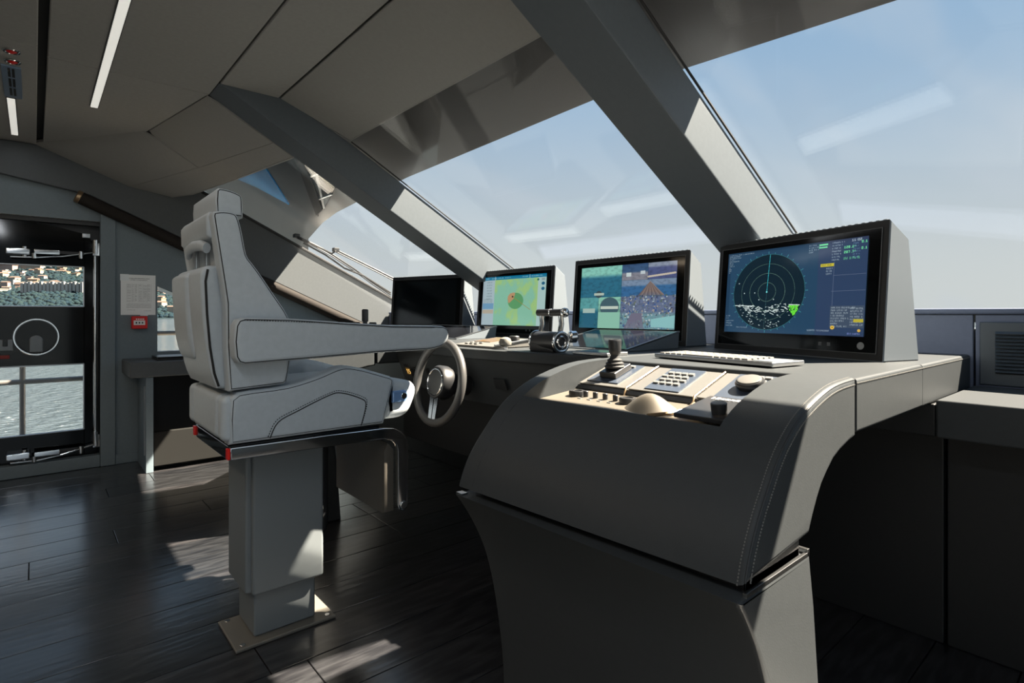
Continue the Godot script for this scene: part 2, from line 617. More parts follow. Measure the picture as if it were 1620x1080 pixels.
func beam(called: String, label: String, za: float, zb: float) -> void:
	var t := struct(called, label)
	var poly := pv([[0.703, CEIL + 0.004], [1.0, inner_y(1.0)], [3.02, inner_y(3.02)], [3.34, glass_y(3.34) - 0.012], [1.40, glass_y(1.40) - 0.012], [1.0, CEIL + 0.02]])
	part(t, "casing", mb().prism(poly, zb, za, XY, 0.01, 2), M.beam_leather)
	var sl := (V(3.02, inner_y(3.02), 0) - V(1.0, inner_y(1.0), 0)).normalized()
	# black seal along the glass, toothed print on its edge
	var teeth := mb()
	var gl := V(1, -0.54, 0).normalized()
	var gn := V(0.54, 1, 0).normalized()
	for s in [[zb, -1.0]]:
		for k in 110:
			var p: Vector3 = V(1.42, glass_y(1.42), s[0]) + gl * (k * 0.0195)
			teeth.rbox(Vector3.ZERO, V(0.009, 0.002, 0.008), 0.0, 1, Transform3D(Basis(gl, gn, V(0, 0, 1)), p - gn * 0.004 + V(0, 0, s[1] * 0.010)))
	var fr := part(t, "printed_edge", teeth, M.rubber)
	fr.set_meta("kind", "stuff")
	var seal := mb()
	for s in [[za, 1.0], [zb, -1.0]]:
		var a := V(1.40, glass_y(1.40), s[0] + 0.004 * s[1]); var b := V(3.34, glass_y(3.34), s[0] + 0.004 * s[1])
		seal.tube([a - gn * 0.004, b - gn * 0.004], 0.0045, 6)
	part(t, "seal", seal, M.rubber)

func windows_() -> void:
	var gz := [[-3.17, -1.17], [-1.17, -0.93]]
	var w2 := struct("window_2", "wide raked windscreen pane between the two beams")
	var gn := V(0.54, 1, 0).normalized()
	part(w2, "glass", mb().slab([V(1.36, glass_y(1.36), -3.17), V(3.40, glass_y(3.40), -3.17), V(3.40, glass_y(3.40), -1.17), V(1.36, glass_y(1.36), -1.17)], 0.012, gn), M.glass)
	var w3 := struct("window_3", "starboard windscreen pane beside the forward beam")
	var k := -0.146
	var sy := func(x: float, z: float) -> float: return 2.862 - 0.54 * x + k * (z + 0.93)
	part(w3, "glass", mb().slab([V(1.36, sy.call(1.36, -1.17), -1.17), V(3.40, sy.call(3.40, -1.17), -1.17), V(3.40, sy.call(3.4, 0.95), 0.95), V(1.36, sy.call(1.36, 0.95), 0.95)], 0.012, gn), M.glass)
	var w1 := struct("window_1", "port windscreen pane under the dark roof overhang")
	var py := func(x: float, z: float) -> float: return 3.325 - 0.54 * x + 0.146 * z
	part(w1, "glass", mb().slab([V(0.80, py.call(0.80, -5.0), -5.0), V(3.2, py.call(3.2, -5.0), -5.0), V(3.40, py.call(3.40, -3.17), -3.17), V(1.05, py.call(1.05, -3.17), -3.17)], 0.012, gn), M.glass)
	# the rubber along the pane's lower edge
	var a := on(385, 340, 2, -4.95); var b := on(615, 470, 2, -4.95)
	var d := (b - a).normalized()
	part(w1, "seal", mb().tube([a - d * 0.6, b + d * 0.45], 0.012, 8), M.rubber)

func roof_overhang() -> void:
	var t := struct("roof_overhang", "dark roof overhang outside, above the windscreen")
	var edge := [[1.94, 1.6, 2.0], [1.922, -0.5, 2.022], [1.888, -1.183, 2.040], [1.828, -1.597, 2.023], [1.817, -3.135, 1.979], [1.859, -3.92, 1.956], [1.891, -4.42, 1.939], [1.94, -4.83, 1.912], [2.06, -5.49, 1.848], [2.25, -6.0, 1.745]]
	var sof := mb()
	for k in edge.size() - 1:
		var a: Array = edge[k]
		var b: Array = edge[k + 1]
		var ring := PackedVector3Array([V(1.1, 2.366, a[1]), V(a[0], a[2], a[1]), V(b[0], b[2], b[1]), V(1.1, 2.366, b[1])])
		var top := PackedVector3Array()
		for p in ring: top.push_back(p + V(0, 0.07, 0))
		sof.loft([ring, top])
	part(t, "soffit", sof, M.brow_paint)
	# fittings let into its underside on the port quarter
	var n := V(0.54, 1, 0)
	var fit := func(called: String, px: Array, drop: float, thick: float, m: Material) -> MeshInstance3D:
		var q := []
		for p in px: q.append(onp(p[0], p[1], n, 2.96 - drop))
		return part(t, called, mb().slab(q, thick, Vector3.UP), m)
	fit.call("blue_panel", [[372, 282], [420, 266], [457, 324], [407, 297]], 0.012, 0.012, M.blue_panel)
	fit.call("grey_panel", [[424, 265], [466, 249], [503, 343], [466, 331]], 0.014, 0.014, M.brow_paint)
	fit.call("black_bar", [[466, 249], [478, 250], [510, 332], [500, 341]], 0.03, 0.03, M.rubber)
	fit.call("grille_back", [[478, 250], [535, 290], [512, 333]], 0.006, 0.006, M.rubber)
	var gr := mb()
	var A := onp(479, 252, n, 2.945); var B := onp(533, 291, n, 2.945); var C := onp(511, 332, n, 2.945)
	for i in 26:
		var f := (i + 0.5) / 26.0
		gr.tube([A.lerp(C, f), B.lerp(C, f)], 0.004, 4)
	gr.tube([A.lerp(B, 0.35), C.lerp(B, 0.1)], 0.012, 4)
	gr.tube([A.lerp(C, 0.3), A.lerp(B, 0.5)], 0.012, 4)
	gr.tube([A.lerp(C, 0.75), B.lerp(C, 0.35)], 0.012, 4)
	part(t, "grille", gr, M.brushed)

func walls_() -> void:
	# port wall with the door's opening and a small window whose head slopes
	var w := CSGBox3D.new()
	w.name = "wall_port"
	w.size = V(6.15, 2.38, 0.10)
	w.position = V(0.425, 1.14, -5.05)
	w.material = M.wall_paint
	add_child(w)
	tag(w, "dark slate port wall with door and small window", "", "", "structure")
	var d := CSGBox3D.new()
	d.operation = CSGShape3D.OPERATION_SUBTRACTION
	d.size = V(1.40, 1.82, 0.4)
	d.position = V(-0.295 - 0.425, 0.83 - 1.14 + 0.03, 0)
	d.name = "door_cut"
	w.add_child(d)
	var p := CSGPolygon3D.new()
	p.operation = CSGShape3D.OPERATION_SUBTRACTION
	p.polygon = pv([[0.716, 0.815], [1.45, 0.815], [1.45, 0.98], [0.716, 1.313]])
	p.depth = 0.4
	p.position = V(-0.425, -1.14, 0.2)
	p.name = "window_cut"
	w.add_child(p)
	# nothing stands before the side pane: cut the wall's forward top away
	var q := CSGPolygon3D.new()
	q.operation = CSGShape3D.OPERATION_SUBTRACTION
	q.polygon = pv([[0.70, 2.5], [0.70, 2.02], [2.9, 0.95], [3.6, 0.62], [3.6, 2.5]])
	q.depth = 0.4
	q.position = V(-0.425, -1.14, 0.2)
	q.name = "sheer_cut"
	w.add_child(q)
	# pale upholstered side panel above the sheer line, and the round trim under it
	var lo := func(x: float) -> float: return 1.436 + 0.446 * (1.448 - x)
	var S := on(385, 340, 2, -4.95); var S2 := on(615, 470, 2, -4.95)
	var sl := (S2.y - S.y) / (S2.x - S.x)
	var hi := func(x: float) -> float: return minf(S.y + sl * (x - S.x) - 0.008, 2.25)
	var t1 := struct("trim_1", "pale grey side panel sloping down beside the port windscreen pane")
	var poly := []
	for x in [-1.2, 0.3, 1.0, 1.8, 2.6, 3.15]: poly.append([x, minf(lo.call(x), 2.2)])
	for x in [3.15, 2.6, 1.8, 1.3, 0.9, 0.6, 0.1, -1.2]: poly.append([x, hi.call(x)])
	part(t1, "panel", mb().prism(pv(poly), -4.955, -4.99, XY, 0.004, 1), M.panel_leather)
	var t2 := struct("trim_2", "dark brown padded rail along the sloping side panel")
	var path := []
	for x in [0.25, 0.8, 1.3, 1.9, 2.5, 3.0]: path.append(V(x, lo.call(x) - 0.05, -4.955))
	part(t2, "rail", mb().tube(path, 0.044, 14, false, Vector2(1.0, 1.0)), M.brown_leather)
	var r0: Vector3 = path[0]
	var dr: Vector3 = (path[1] - path[0]).normalized()
	part(t2, "end_cap", mb().cyl(r0 - dr * 0.03, r0 + dr * 0.002, 0.046, 16, 0.006), M.bronze)
	# door frame
	var fr := struct("trim_3", "slate vertical jamb beside the black door")
	part(fr, "jamb", mb().box2(V(0.362, 0.0, -5.06), V(0.452, 1.88, -4.975), 0.006), M.wall_paint)
	part(fr, "threshold", mb().box2(V(-1.0, 0.0, -5.1), V(0.362, 0.085, -4.985), 0.006), M.wall_paint)
	part(fr, "head", mb().box2(V(-1.05, 1.74, -5.09), V(0.405, 2.0, -5.03)), M.black_satin)
	part(fr, "head_infill", mb().box2(V(-1.05, 1.55, -5.16), V(0.42, 1.80, -5.115)), M.black_satin)
	part(fr, "jamb_infill", mb().box2(V(0.285, 0.0, -5.16), V(0.42, 1.56, -5.115)), M.black_satin)
	part(fr, "sill_infill", mb().box2(V(-1.05, -0.05, -5.16), V(0.285, 0.25, -5.115)), M.black_satin)
	var b := struct("baseboard_port", "low slate skirting along the port wall")
	part(b, "board", mb().box2(V(0.452, 0.0, -5.0), V(0.60, 0.07, -4.985), 0.004), M.wall_paint)
	# sloping frame over the little window, pane, sill
	var w4 := struct("window_4", "small port window with a sloping silver head")
	part(w4, "glass", mb().prism(pv([[0.716, 0.815], [1.45, 0.815], [1.45, 0.98], [0.716, 1.313]]), -5.06, -5.052, XY), M.door_glass)
	part(w4, "frame", mb().slab([V(0.71, 1.32, -5.0), V(1.46, 0.98, -5.0), V(1.46, 0.955, -5.07), V(0.71, 1.295, -5.07)], 0.012, Vector3.UP), M.brushed)
	# walls out of view
	var sw := CSGBox3D.new()
	sw.name = "wall_starboard"
	sw.size = V(6.15, 2.38, 0.10)
	sw.position = V(0.425, 1.14, 0.95)
	sw.material = M.wall_paint
	add_child(sw)
	tag(sw, "unseen starboard wall with its door slid open and openings added for sky light", "", "", "structure")
	var sd := CSGBox3D.new()
	sd.operation = CSGShape3D.OPERATION_SUBTRACTION
	sd.size = V(1.40, 1.82, 0.4)
	sd.position = V(-0.295 - 0.425, 0.83 - 1.14 + 0.03, 0)
	sd.name = "door_cut"
	sw.add_child(sd)
	for k in [[0.55, 1.85, 0.85, 1.75], [-2.45, -1.15, 0.75, 2.0]]:  # unseen openings, added to let more sky light reach the chair
		var sc := CSGBox3D.new()
		sc.operation = CSGShape3D.OPERATION_SUBTRACTION
		sc.size = V(k[1] - k[0], k[3] - k[2], 0.4)
		sc.position = V((k[0] + k[1]) / 2 - 0.425, (k[2] + k[3]) / 2 - 1.14, 0)
		sc.name = "window_cut"
		sw.add_child(sc, true)
	var sq := CSGPolygon3D.new()
	sq.operation = CSGShape3D.OPERATION_SUBTRACTION
	sq.polygon = pv([[0.70, 2.5], [0.70, 2.16], [2.9, 1.1], [3.6, 0.77], [3.6, 2.5]])
	sq.depth = 0.4
	sq.position = V(-0.425, -1.14, 0.2)
	sq.name = "sheer_cut"
	sw.add_child(sq)
	var aw := struct("wall_aft", "aft wall of the wheelhouse")
	part(aw, "panel", mb().box2(V(-2.75, -0.05, -5.1), V(-2.65, 2.33, 1.0)), M.ceiling_leather)
	var fw := struct("wall_forward", "slate forward bulkhead under the windscreen")
	part(fw, "hull", mb().box2(V(3.42, -0.1, -5.1), V(3.52, 1.03, 1.0)), M.wall_paint)
	part(fw, "shelf", mb().box2(V(2.66, 1.07, -4.99), V(3.45, 1.10, 0.9)), M.dark_leather)
	# the upright facing under the starboard glass, in two panels, with a capping
	part(fw, "facing_panel", mb().box2(V(2.652, 0.82, -0.452), V(2.68, 1.098, -4.94), 0.004), M.slate_leather)
	part(fw, "facing_panel", mb().box2(V(2.652, 0.82, 0.89), V(2.68, 1.098, -0.446), 0.004), M.slate_leather)
	part(fw, "capping", mb().box2(V(2.642, 1.100, -4.94), V(2.76, 1.122, 0.89), 0.008, 2), M.slate_leather)
	part(fw, "knee_panel", mb().box2(V(2.30, 0.0, -0.46), V(2.34, 0.70, 0.89), 0.006), M.dark_leather)
	part(fw, "knee_panel", mb().box2(V(2.30, 0.0, -1.60), V(2.34, 0.70, -0.468), 0.006), M.dark_leather)
	part(fw, "knee_panel", mb().box2(V(2.30, 0.0, -4.95), V(2.34, 0.70, -1.608), 0.006), M.dark_leather)

# ---------------------------------------------------------------- the port door and what hangs on that wall
func door_() -> void:
	var t := struct("door_1", "glossy black port door with two windows and an oval handle recess")
	var zf := -5.06
	var z0 := -5.10
	var hole := func(a: float, b: float, c: float, d: float) -> PackedVector2Array: return pv([[a, b], [c, b], [c, d], [a, d]])
	# leaf as a frame of members round the two panes
	var x0 := -1.0; var x1 := 0.352
	var wl := -0.90; var wr := 0.272
	var leaf := mb()
	leaf.box2(V(x0, 0.085, z0), V(wl, 1.80, zf), 0.004)
	leaf.prism(pv([[wr, 0.085], [x1, 0.085], [x1, 1.60], [0.30, 1.655], [wr, 1.68]]), z0, zf, XY, 0.004, 1)
	leaf.box2(V(wl, 0.085, z0), V(wr, 0.272, zf))
	leaf.prism(pv(curve([[wl, 1.80], [-0.5, 1.79], [-0.18, 1.77], [0.1, 1.72], [wr, 1.68]], 3) + [[wr, 1.44], [wl, 1.44]]), z0, zf, XY)
	# middle rail with an oval hole
	var oc := Vector2(0.013, 0.944); var oa := Vector2(0.118, 0.122)
	var mid := [[wl, 0.745], [oc.x, 0.745]]
	for k in range(0, 25):
		var a := -PI / 2 - TAU * k / 24.0
		mid.append([oc.x + oa.x * cos(a) + (0.00004 if k == 24 else -0.00004), oc.y + oa.y * sin(a)])
	mid.append_array([[oc.x + 0.00004, 0.745], [wr, 0.745], [wr, 1.155], [wl, 1.155]])
	leaf.prism(pv(mid), z0, zf, XY)
	part(t, "leaf", leaf, M.black_gloss)
	part(t, "upper_pane", mb().box2(V(wl, 1.155, -5.085), V(wr, 1.44, -5.078)), M.door_glass)
	part(t, "lower_pane", mb().box2(V(wl, 0.272, -5.085), V(wr, 0.745, -5.078)), M.door_glass)
	var rim := mb()
	for r in [[1.155, 1.44], [0.272, 0.745]]:
		for k in [[V(wl, r[0], zf + 0.003), V(wr, r[0], zf + 0.003)], [V(wr, r[0], zf + 0.003), V(wr, r[1], zf + 0.003)], [V(wl, r[1], zf + 0.003), V(wr, r[1], zf + 0.003)]]:
			rim.tube([k[0], k[1]], 0.005, 6)
	part(t, "pane_trim", rim, M.brushed)
	# oval recess: dish, chrome rim, paddle
	var dish := mb()
	var ring := []
	for k in 40:
		var a := TAU * k / 40.0
		ring.append(V(oc.x + oa.x * cos(a), oc.y + oa.y * sin(a), zf + 0.004))
	part(t, "recess_rim", mb().tube(ring, 0.008, 8, true), M.chrome)
	var pl := []
	for k in 40:
		var a := TAU * k / 40.0
		pl.append([oc.x + oa.x * cos(a), oc.y + oa.y * sin(a)])
	part(t, "recess_dish", mb().prism(pv(pl), -5.13, -5.10, XY), M.black_gloss)
	var pad := []
	for k in 13:
		var a := PI * k / 12.0
		pad.append([oc.x - 0.002 + 0.036 * cos(a), 0.925 + 0.030 * sin(a)])
	pad.append_array([[oc.x - 0.038, 0.84], [oc.x + 0.034, 0.84]])
	part(t, "paddle", mb().prism(pv(pad), -5.09, -5.052, XY, 0.006, 2), M.case_metal)
	part(t, "lock_plate", mb().box2(V(-0.185, 0.855, -5.06), V(-0.108, 0.93, -5.035), 0.004), M.case_metal)
	part(t, "lock_window", mb().box2(V(-0.16, 0.885, -5.036), V(-0.135, 0.93, -5.030), 0.002), M.black_gloss)
	part(t, "red_tag", mb().box2(V(-0.185, 0.80, -5.06), V(-0.125, 0.825, -5.045), 0.003), M.red_dark)
	# the vertical rod and the swinging arms that carry the door
	part(t, "torsion_rod", mb().cyl(V(0.335, 0.20, -5.02), V(0.335, 1.60, -5.02), 0.012, 14), M.chrome)
	part(t, "rod_cover", mb().cyl(V(0.352, 0.14, -5.025), V(0.352, 1.60, -5.025), 0.016, 12), M.black_gloss)
	for s in [[0.135, -1.0], [1.515, 1.0]]:
		var y: float = s[0]
		var arm := mb()
		arm.box2(V(0.0, y - 0.004, -4.99), V(0.135, y + 0.028, -4.968), 0.004)
		part(t, "arm", arm, M.chrome)
		part(t, "arm_link", mb().box2(V(0.135, y + 0.004, -5.0), V(0.27, y + 0.026, -4.985), 0.003), M.black_satin)
		part(t, "arm_bracket", mb().box2(V(-0.145, y - 0.012, -5.06), V(-0.02, y + 0.03, -4.985), 0.008, 2).cyl(V(-0.05, y - 0.03, -5.02), V(-0.05, y + 0.045, -5.02), 0.014, 12), M.chrome)
		part(t, "stay_rod", mb().tube([V(-0.12, y - 0.03, -5.0), V(0.02, y - 0.028, -4.98), V(0.15, y - 0.012, -4.98), V(0.33, y + 0.03, -5.0)], 0.006, 8), M.chrome)
		part(t, "pivot", mb().cyl(V(0.0, y - 0.035, -4.98), V(0.0, y + 0.0, -4.98), 0.013, 12).cyl(V(0.25, y - 0.02, -4.99), V(0.25, y + 0.03, -4.99), 0.012, 12), M.chrome)
		part(t, "corner_hinge", mb().box2(V(0.318, y + 0.005, -5.05), V(0.362, y + 0.10, -4.99), 0.006).cyl(V(0.335, y + 0.02, -5.0), V(0.335, y + 0.12, -5.0), 0.017, 12), M.chrome)
	part(t, "corner_plate", mb().rbox(V(0.285, 1.665, -5.04), V(0.045, 0.03, 0.02), 0.003, 1), M.brushed)

func paper_tex() -> ImageTexture:
	var im := Image.create(256, 356, false, Image.FORMAT_RGBA8)
	im.fill(E8(226, 230, 232))
	var rng := RandomNumberGenerator.new()
	rng.seed = 8
	var ink := E8(60, 66, 72)
	var word := func(x: int, y: int, w: int, h: int) -> void:
		var p := x
		while p < x + w:
			var l := rng.randi_range(2, 5)
			im.fill_rect(Rect2i(p, y + rng.randi_range(0, 1), mini(l, x + w - p), h), ink)
			p += l + rng.randi_range(1, 3)
	word.call(60, 30, 150, 5)
	word.call(66, 44, 130, 4)
	for r in 20:
		for c in [[48, 26], [84, 10], [104, 14], [132, 22], [164, 30], [200, 14]]:
			if rng.randf() < 0.85: word.call(c[0], 84 + r * 8, c[1], 2)
	for c in [44, 80, 100, 126, 160, 196, 222]:
		im.fill_rect(Rect2i(c, 80, 1, 164), E8(130, 136, 140))
	for r in 5: word.call(42, 254 + r * 9, 180, 2)
	word.call(46, 310, 60, 2)
	word.call(170, 318, 50, 2)
	return ImageTexture.create_from_image(im)

func wall_things() -> void:
	var zp := -4.998
	# the notice is on the wall above the call point
	var a := on(191, 498, 2, zp); var b := on(246, 498, 2, zp); var c := on(246, 437, 2, zp); var d := on(191, 433, 2, zp)
	var t := thing("notice_sheet", "printed white paper notice taped to the slate wall", "paper", a)
	part(t, "sheet", mb().box2(V(a.x, a.y, -5.0), V(c.x, c.y + 0.006, -4.997)), M.paper_plain)
	var pm := mat("paper_print", Color.WHITE, 0.6)
	pm.albedo_texture = paper_tex()
	pm.texture_repeat = false
	var zz := -4.9962
	picture(t, "print", V(a.x, a.y, zz), V(c.x, a.y, zz), V(c.x, c.y + 0.006, zz), V(a.x, c.y + 0.006, zz), pm)
	part(t, "tape", mb().box2(V(a.x - 0.004, c.y - 0.04, -4.998), V(a.x + 0.05, c.y + 0.008, -4.9955)), M.tape)
	part(t, "tape", mb().box2(V(a.x + 0.12, a.y - 0.006, -4.998), V(a.x + 0.17, a.y + 0.03, -4.9955)), M.tape)
	var r0 := on(208, 520, 2, -4.97); var r1 := on(233, 500, 2, -4.97)
	var f := thing("fire_call_point", "red manual fire alarm call point under the paper notice", "alarm", V(r0.x, r0.y, -5.0))
	part(f, "box", mb().box2(V(r0.x, r0.y, -5.0), V(r1.x, r1.y, -4.955), 0.006, 2), M.red_plastic)
	part(f, "label_plate", mb().box2(V(r0.x + 0.012, r0.y + 0.028, -4.956), V(r1.x - 0.016, r0.y + 0.062, -4.953)), M.white_paint)
	var dots := mb()
	for k in 3: dots.rbox(V((r0.x + r1.x) / 2 - 0.002 + (k - 1) * 0.019, r0.y + 0.045, -4.9522), V(0.009, 0.012, 0.002))
	part(f, "symbols", dots, M.black_satin)
	var ttl := mb()
	for k in 5: ttl.rbox(V((r0.x + r1.x) / 2 - 0.02 + k * 0.011, r1.y - 0.022, -4.9545), V(0.007, 0.009, 0.002))
	part(f, "lettering", ttl, M.white_paint)
	# port chart desk
	var dk := thing("side_desk", "grey topped desk against the port wall under the small window", "desk", V(0.5, 0, -4.75))
	part(dk, "top", mb().box2(V(0.490, 0.665, -4.995), V(1.75, 0.772, -4.54), 0.012, 2), M.panel_leather)
	part(dk, "side_panel", mb().box2(V(0.585, 0.0, -4.95), V(0.63, 0.665, -4.56), 0.004), M.wall_paint)
	var tr := part(dk, "edge_strip", mb().box2(V(0.578, 0.12, -4.60), V(0.586, 0.60, -4.59)), M.brushed)
	part(dk, "back_panel", mb().box2(V(0.63, 0.0, -4.98), V(1.75, 0.665, -4.95)), M.black_satin)
	part(dk, "drawer_front", mb().box2(V(0.634, 0.035, -4.62), V(1.70, 0.275, -4.58), 0.006), M.drawer_grey)
	part(dk, "plinth", mb().box2(V(0.64, 0.0, -4.90), V(1.70, 0.03, -4.68)), M.slot)
	var lp := thing("closed_laptop", "thin black closed laptop lying on the side desk", "laptop", V(0.85, 0.772, -4.75))
	part(lp, "base", mb().box2(V(0.66, 0.772, -4.88), V(1.05, 0.786, -4.62), 0.005, 2), M.black_satin)
	part(lp, "lid", mb().box2(V(0.66, 0.788, -4.88), V(1.05, 0.797, -4.62), 0.004, 2), M.black_plastic)

func ceiling_things() -> void:
	var cool := Color(0.96, 0.98, 1.0)
	var warm := Color(1.0, 0.90, 0.77)
	led("led_strip", "long white light strip set in the ceiling panels before the helm", 0.252, -3.85, -1.45, 0.033, 0.3, cool)
	led("led_strip", "short white light strip behind the ceiling vent", -0.094, -4.77, -3.985, 0.033, 0.08, cool)
	led("led_strip", "added long white light strip, out of view, in the ceiling behind the helm chair", -0.95, -3.85, -1.45, 0.033, 1.2, warm)  # unseen fill lamp, added to light the back of the chair
	led("led_strip", "added long white light strip, out of view, near the starboard door", -0.35, -0.9, 0.7, 0.033, 1.3, cool)  # unseen fill lamp, added to brighten the starboard side of the chair
	led("led_strip", "added long white light strip, out of view, by the aft wall", -1.9, -3.85, -1.45, 0.033, 0.6, warm)  # unseen fill lamp, added for warm light from aft
	var v := thing("air_vent", "small silver ceiling vent with six dark slots", "vent", V(-0.08, CEIL, -3.72))
	var c := [on(5, 101, 1, CEIL), on(34, 107, 1, CEIL), on(33, 156, 1, CEIL), on(9, 151, 1, CEIL)]
	var x0 := -0.118; var x1 := -0.046; var z0 := -3.965; var z1 := -3.47
	part(v, "plate", mb().box2(V(x0, CEIL - 0.006, z0), V(x1, CEIL + 0.01, z1), 0.003), M.vent_metal)
	for k in 3:
		for s in 2:
			var zz := z0 + 0.05 + k * 0.15
			part(v, "slot", mb().box2(V(-0.095 + s * 0.015, CEIL - 0.008, zz), V(-0.085 + s * 0.015, CEIL - 0.005, zz + 0.12)), M.slot)
	for k in 2:
		var zc: float = [-3.27, -3.40][k]
		var d := thing("alarm_lamp", ["round red ceiling lamp in a chrome ring, far from the vent", "round red ceiling lamp in a chrome ring, next to the vent"][k], "lamp", V(-0.075, CEIL, zc))
		var ring := []
		for i in 24: ring.append(V(-0.075 + 0.026 * cos(TAU * i / 24), CEIL - 0.003, zc + 0.026 * sin(TAU * i / 24)))
		part(d, "ring", mb().tube(ring, 0.006, 8, true), M.chrome)
		part(d, "lens", mb().lathe([Vector2(0, -0.014), Vector2(0.01, -0.012), Vector2(0.018, -0.005), Vector2(0.022, 0.004)], 20, Transform3D(Basis(), V(-0.075, CEIL, zc))), M.red_plastic)

# ---------------------------------------------------------------- helm chair
func stitches(path: Array, step := 0.008, r := 0.0011) -> MB:
	var m := mb()
	var left := 0.0
	for i in path.size() - 1:
		var a: Vector3 = path[i]
		var b: Vector3 = path[i + 1]
		var l := (b - a).length()
		if l < 1e-5: continue
		var d := (b - a) / l
		var s := left
		while s < l:
			var p := a + d * s
			var y := d.cross(Vector3.UP if absf(d.y) < 0.9 else Vector3.RIGHT).normalized()
			m.rbox(Vector3.ZERO, V(step * 0.6, r * 2, r * 2), 0.0, 1, Transform3D(Basis(d, y, d.cross(y)), p))
			s += step
		left = s - l
	return m
func line3(pts: Array, z: float) -> Array:
	var o := []
	for p in pts: o.append(V(p[0], p[1], z))
	return o

func chair_() -> void:
	var t := thing("helm_chair", "grey leather helm chair on a square pedestal with a chrome footrest frame", "chair", V(0.66, 0, -2.06))
	var zc := -2.06
	# pedestal
	part(t, "base_plate", mb().prism(pv([[0.495, -2.175], [0.83, -2.175], [0.83, -1.945], [0.495, -1.945]]), 0.0, 0.012, XZ, 0.003, 1), M.plate_metal)
	for p in [[0.52, -1.965], [0.805, -1.965], [0.52, -2.155], [0.805, -2.155]]:
		part(t, "bolt", mb().cyl(V(p[0], 0.012, p[1]), V(p[0], 0.015, p[1]), 0.009, 14, 0.001), M.chrome)
	part(t, "inner_column", mb().box2(V(0.561, 0.012, -2.17), V(0.77, 0.60, -1.985), 0.008, 2), M.column_grey)
	var sl := part(t, "sleeve", mb().box2(V(0.530, 0.17, -2.185), V(0.775, 0.655, -1.972), 0.008, 2), M.column_grey)
	part(sl, "side_cover", mb().box2(V(0.548, 0.165, -1.985), V(0.788, 0.655, -1.952), 0.010, 2), M.column_grey)
	part(t, "front_cover", mb().box2(V(0.775, 0.30, -2.17), V(0.83, 0.655, -2.0), 0.02, 2), M.black_satin)
	# chrome rails under the seat, running down to the footrest
	for s in [-1.0, 1.0]:
		var z: float = zc + s * 0.228
		var top := [[0.448, 0.697], [0.955, 0.690]]
		var outer := [[0.448, 0.697], [0.75, 0.694], [0.955, 0.690], [0.998, 0.684], [1.030, 0.667], [1.050, 0.640], [1.058, 0.600], [1.058, 0.40], [1.052, 0.380], [1.036, 0.372], [1.020, 0.380], [1.014, 0.40], [1.014, 0.600], [1.008, 0.622], [0.990, 0.640], [0.955, 0.650], [0.75, 0.654], [0.448, 0.659]]
		var r := part(t, "chrome_rail", mb().prism(pv(outer), z - 0.010, z + 0.010, XY, 0.004, 2), M.chrome)
		part(r, "rail_bolt", mb().cyl(V(1.036, 0.397, z + s * 0.009), V(1.036, 0.397, z + s * 0.016), 0.014, 16, 0.002), M.brushed)
		part(r, "red_reflector", mb().box2(V(0.440, 0.662, z - 0.012), V(0.4475, 0.694, z + 0.0112), 0.001), M.reflector)
	part(t, "seat_pan", mb().box2(V(0.446, 0.655, zc - 0.217), V(0.95, 0.70, zc + 0.217), 0.004), M.black_gloss)
	# footrest pad hanging between the rails
	part(t, "footrest", mb().prism(pv([[0.968, 0.372], [1.012, 0.372], [1.012, 0.60], [0.985, 0.628], [0.968, 0.60]]), zc - 0.216, zc + 0.216, XY, 0.012, 2), M.foot_leather)
	# seat: side bolsters left and right, cushion between, front roll
	var side := [[0.445, 0.705], [0.443, 0.78], [0.447, 0.845], [0.470, 0.862]] + curve([[0.511, 0.866], [0.616, 0.872], [0.708, 0.893], [0.775, 0.916], [0.814, 0.922], [0.86, 0.914], [0.913, 0.898], [0.985, 0.874]], 3) + [[0.998, 0.862], [0.992, 0.83], [0.975, 0.772], [0.956, 0.705]]
	side.reverse()
	for s in [-1.0, 1.0]:
		var z0: float = zc + s * 0.165
		var z1: float = zc + s * 0.243
		var b := part(t, "seat_bolster", mb().prism(pv(side), z0, z1, XY, 0.018, 3), M.chair_leather, 50.0)
		var ln := curve([[0.561, 0.712], [0.586, 0.759], [0.646, 0.787], [0.751, 0.828], [0.795, 0.832], [0.865, 0.806], [0.884, 0.782], [0.866, 0.712]], 4)
		var zz: float = z1 + s * 0.0003
		part(b, "panel_seam", mb().tube(line3(ln, zz), 0.0018, 5), M.seam)
		var off := []
		for p in ln: off.append([p[0] + (p[0] - 0.73) * 0.03, p[1] + 0.007])
		part(b, "stitching", stitches(line3(off, zz), 0.008), M.seam)
		# piping round the bolster's face
		var pip := MB.inset(pv(side), 0.010)
		var pp := []
		for q in pip: pp.append(V(q.x, q.y, z1 - s * 0.0035))
		part(b, "piping", mb().tube(pp, 0.0018, 6, true), M.seam)
	part(t, "seat_cushion", mb().prism(pv([[0.47, 0.71], [0.47, 0.86], [0.62, 0.865], [0.85, 0.872], [0.98, 0.862], [1.0, 0.82], [0.96, 0.71]]), zc - 0.164, zc + 0.164, XY, 0.02, 3), M.chair_leather, 50.0)
	var roll := curve([[0.975, 0.712], [1.04, 0.713], [1.078, 0.73], [1.103, 0.775], [1.112, 0.812], [1.10, 0.838], [1.075, 0.85], [1.02, 0.862], [0.975, 0.866]], 3)
	var fr := part(t, "front_cushion", mb().prism(pv(roll), zc - 0.213, zc + 0.213, XY, 0.03, 4), M.chair_leather, 55.0)
	var clip := mb().prism(pv([[1.0, 0.775], [1.05, 0.775], [1.062, 0.788], [1.062, 0.806], [1.05, 0.817], [1.0, 0.817]]), zc + 0.205, zc + 0.226, XY, 0.003, 1)
	part(fr, "side_clip", clip, M.blue_anodised)
	part(fr, "clip_screw", mb().cyl(V(1.045, 0.797, zc + 0.226), V(1.045, 0.797, zc + 0.230), 0.012, 14, 0.001), M.chrome)
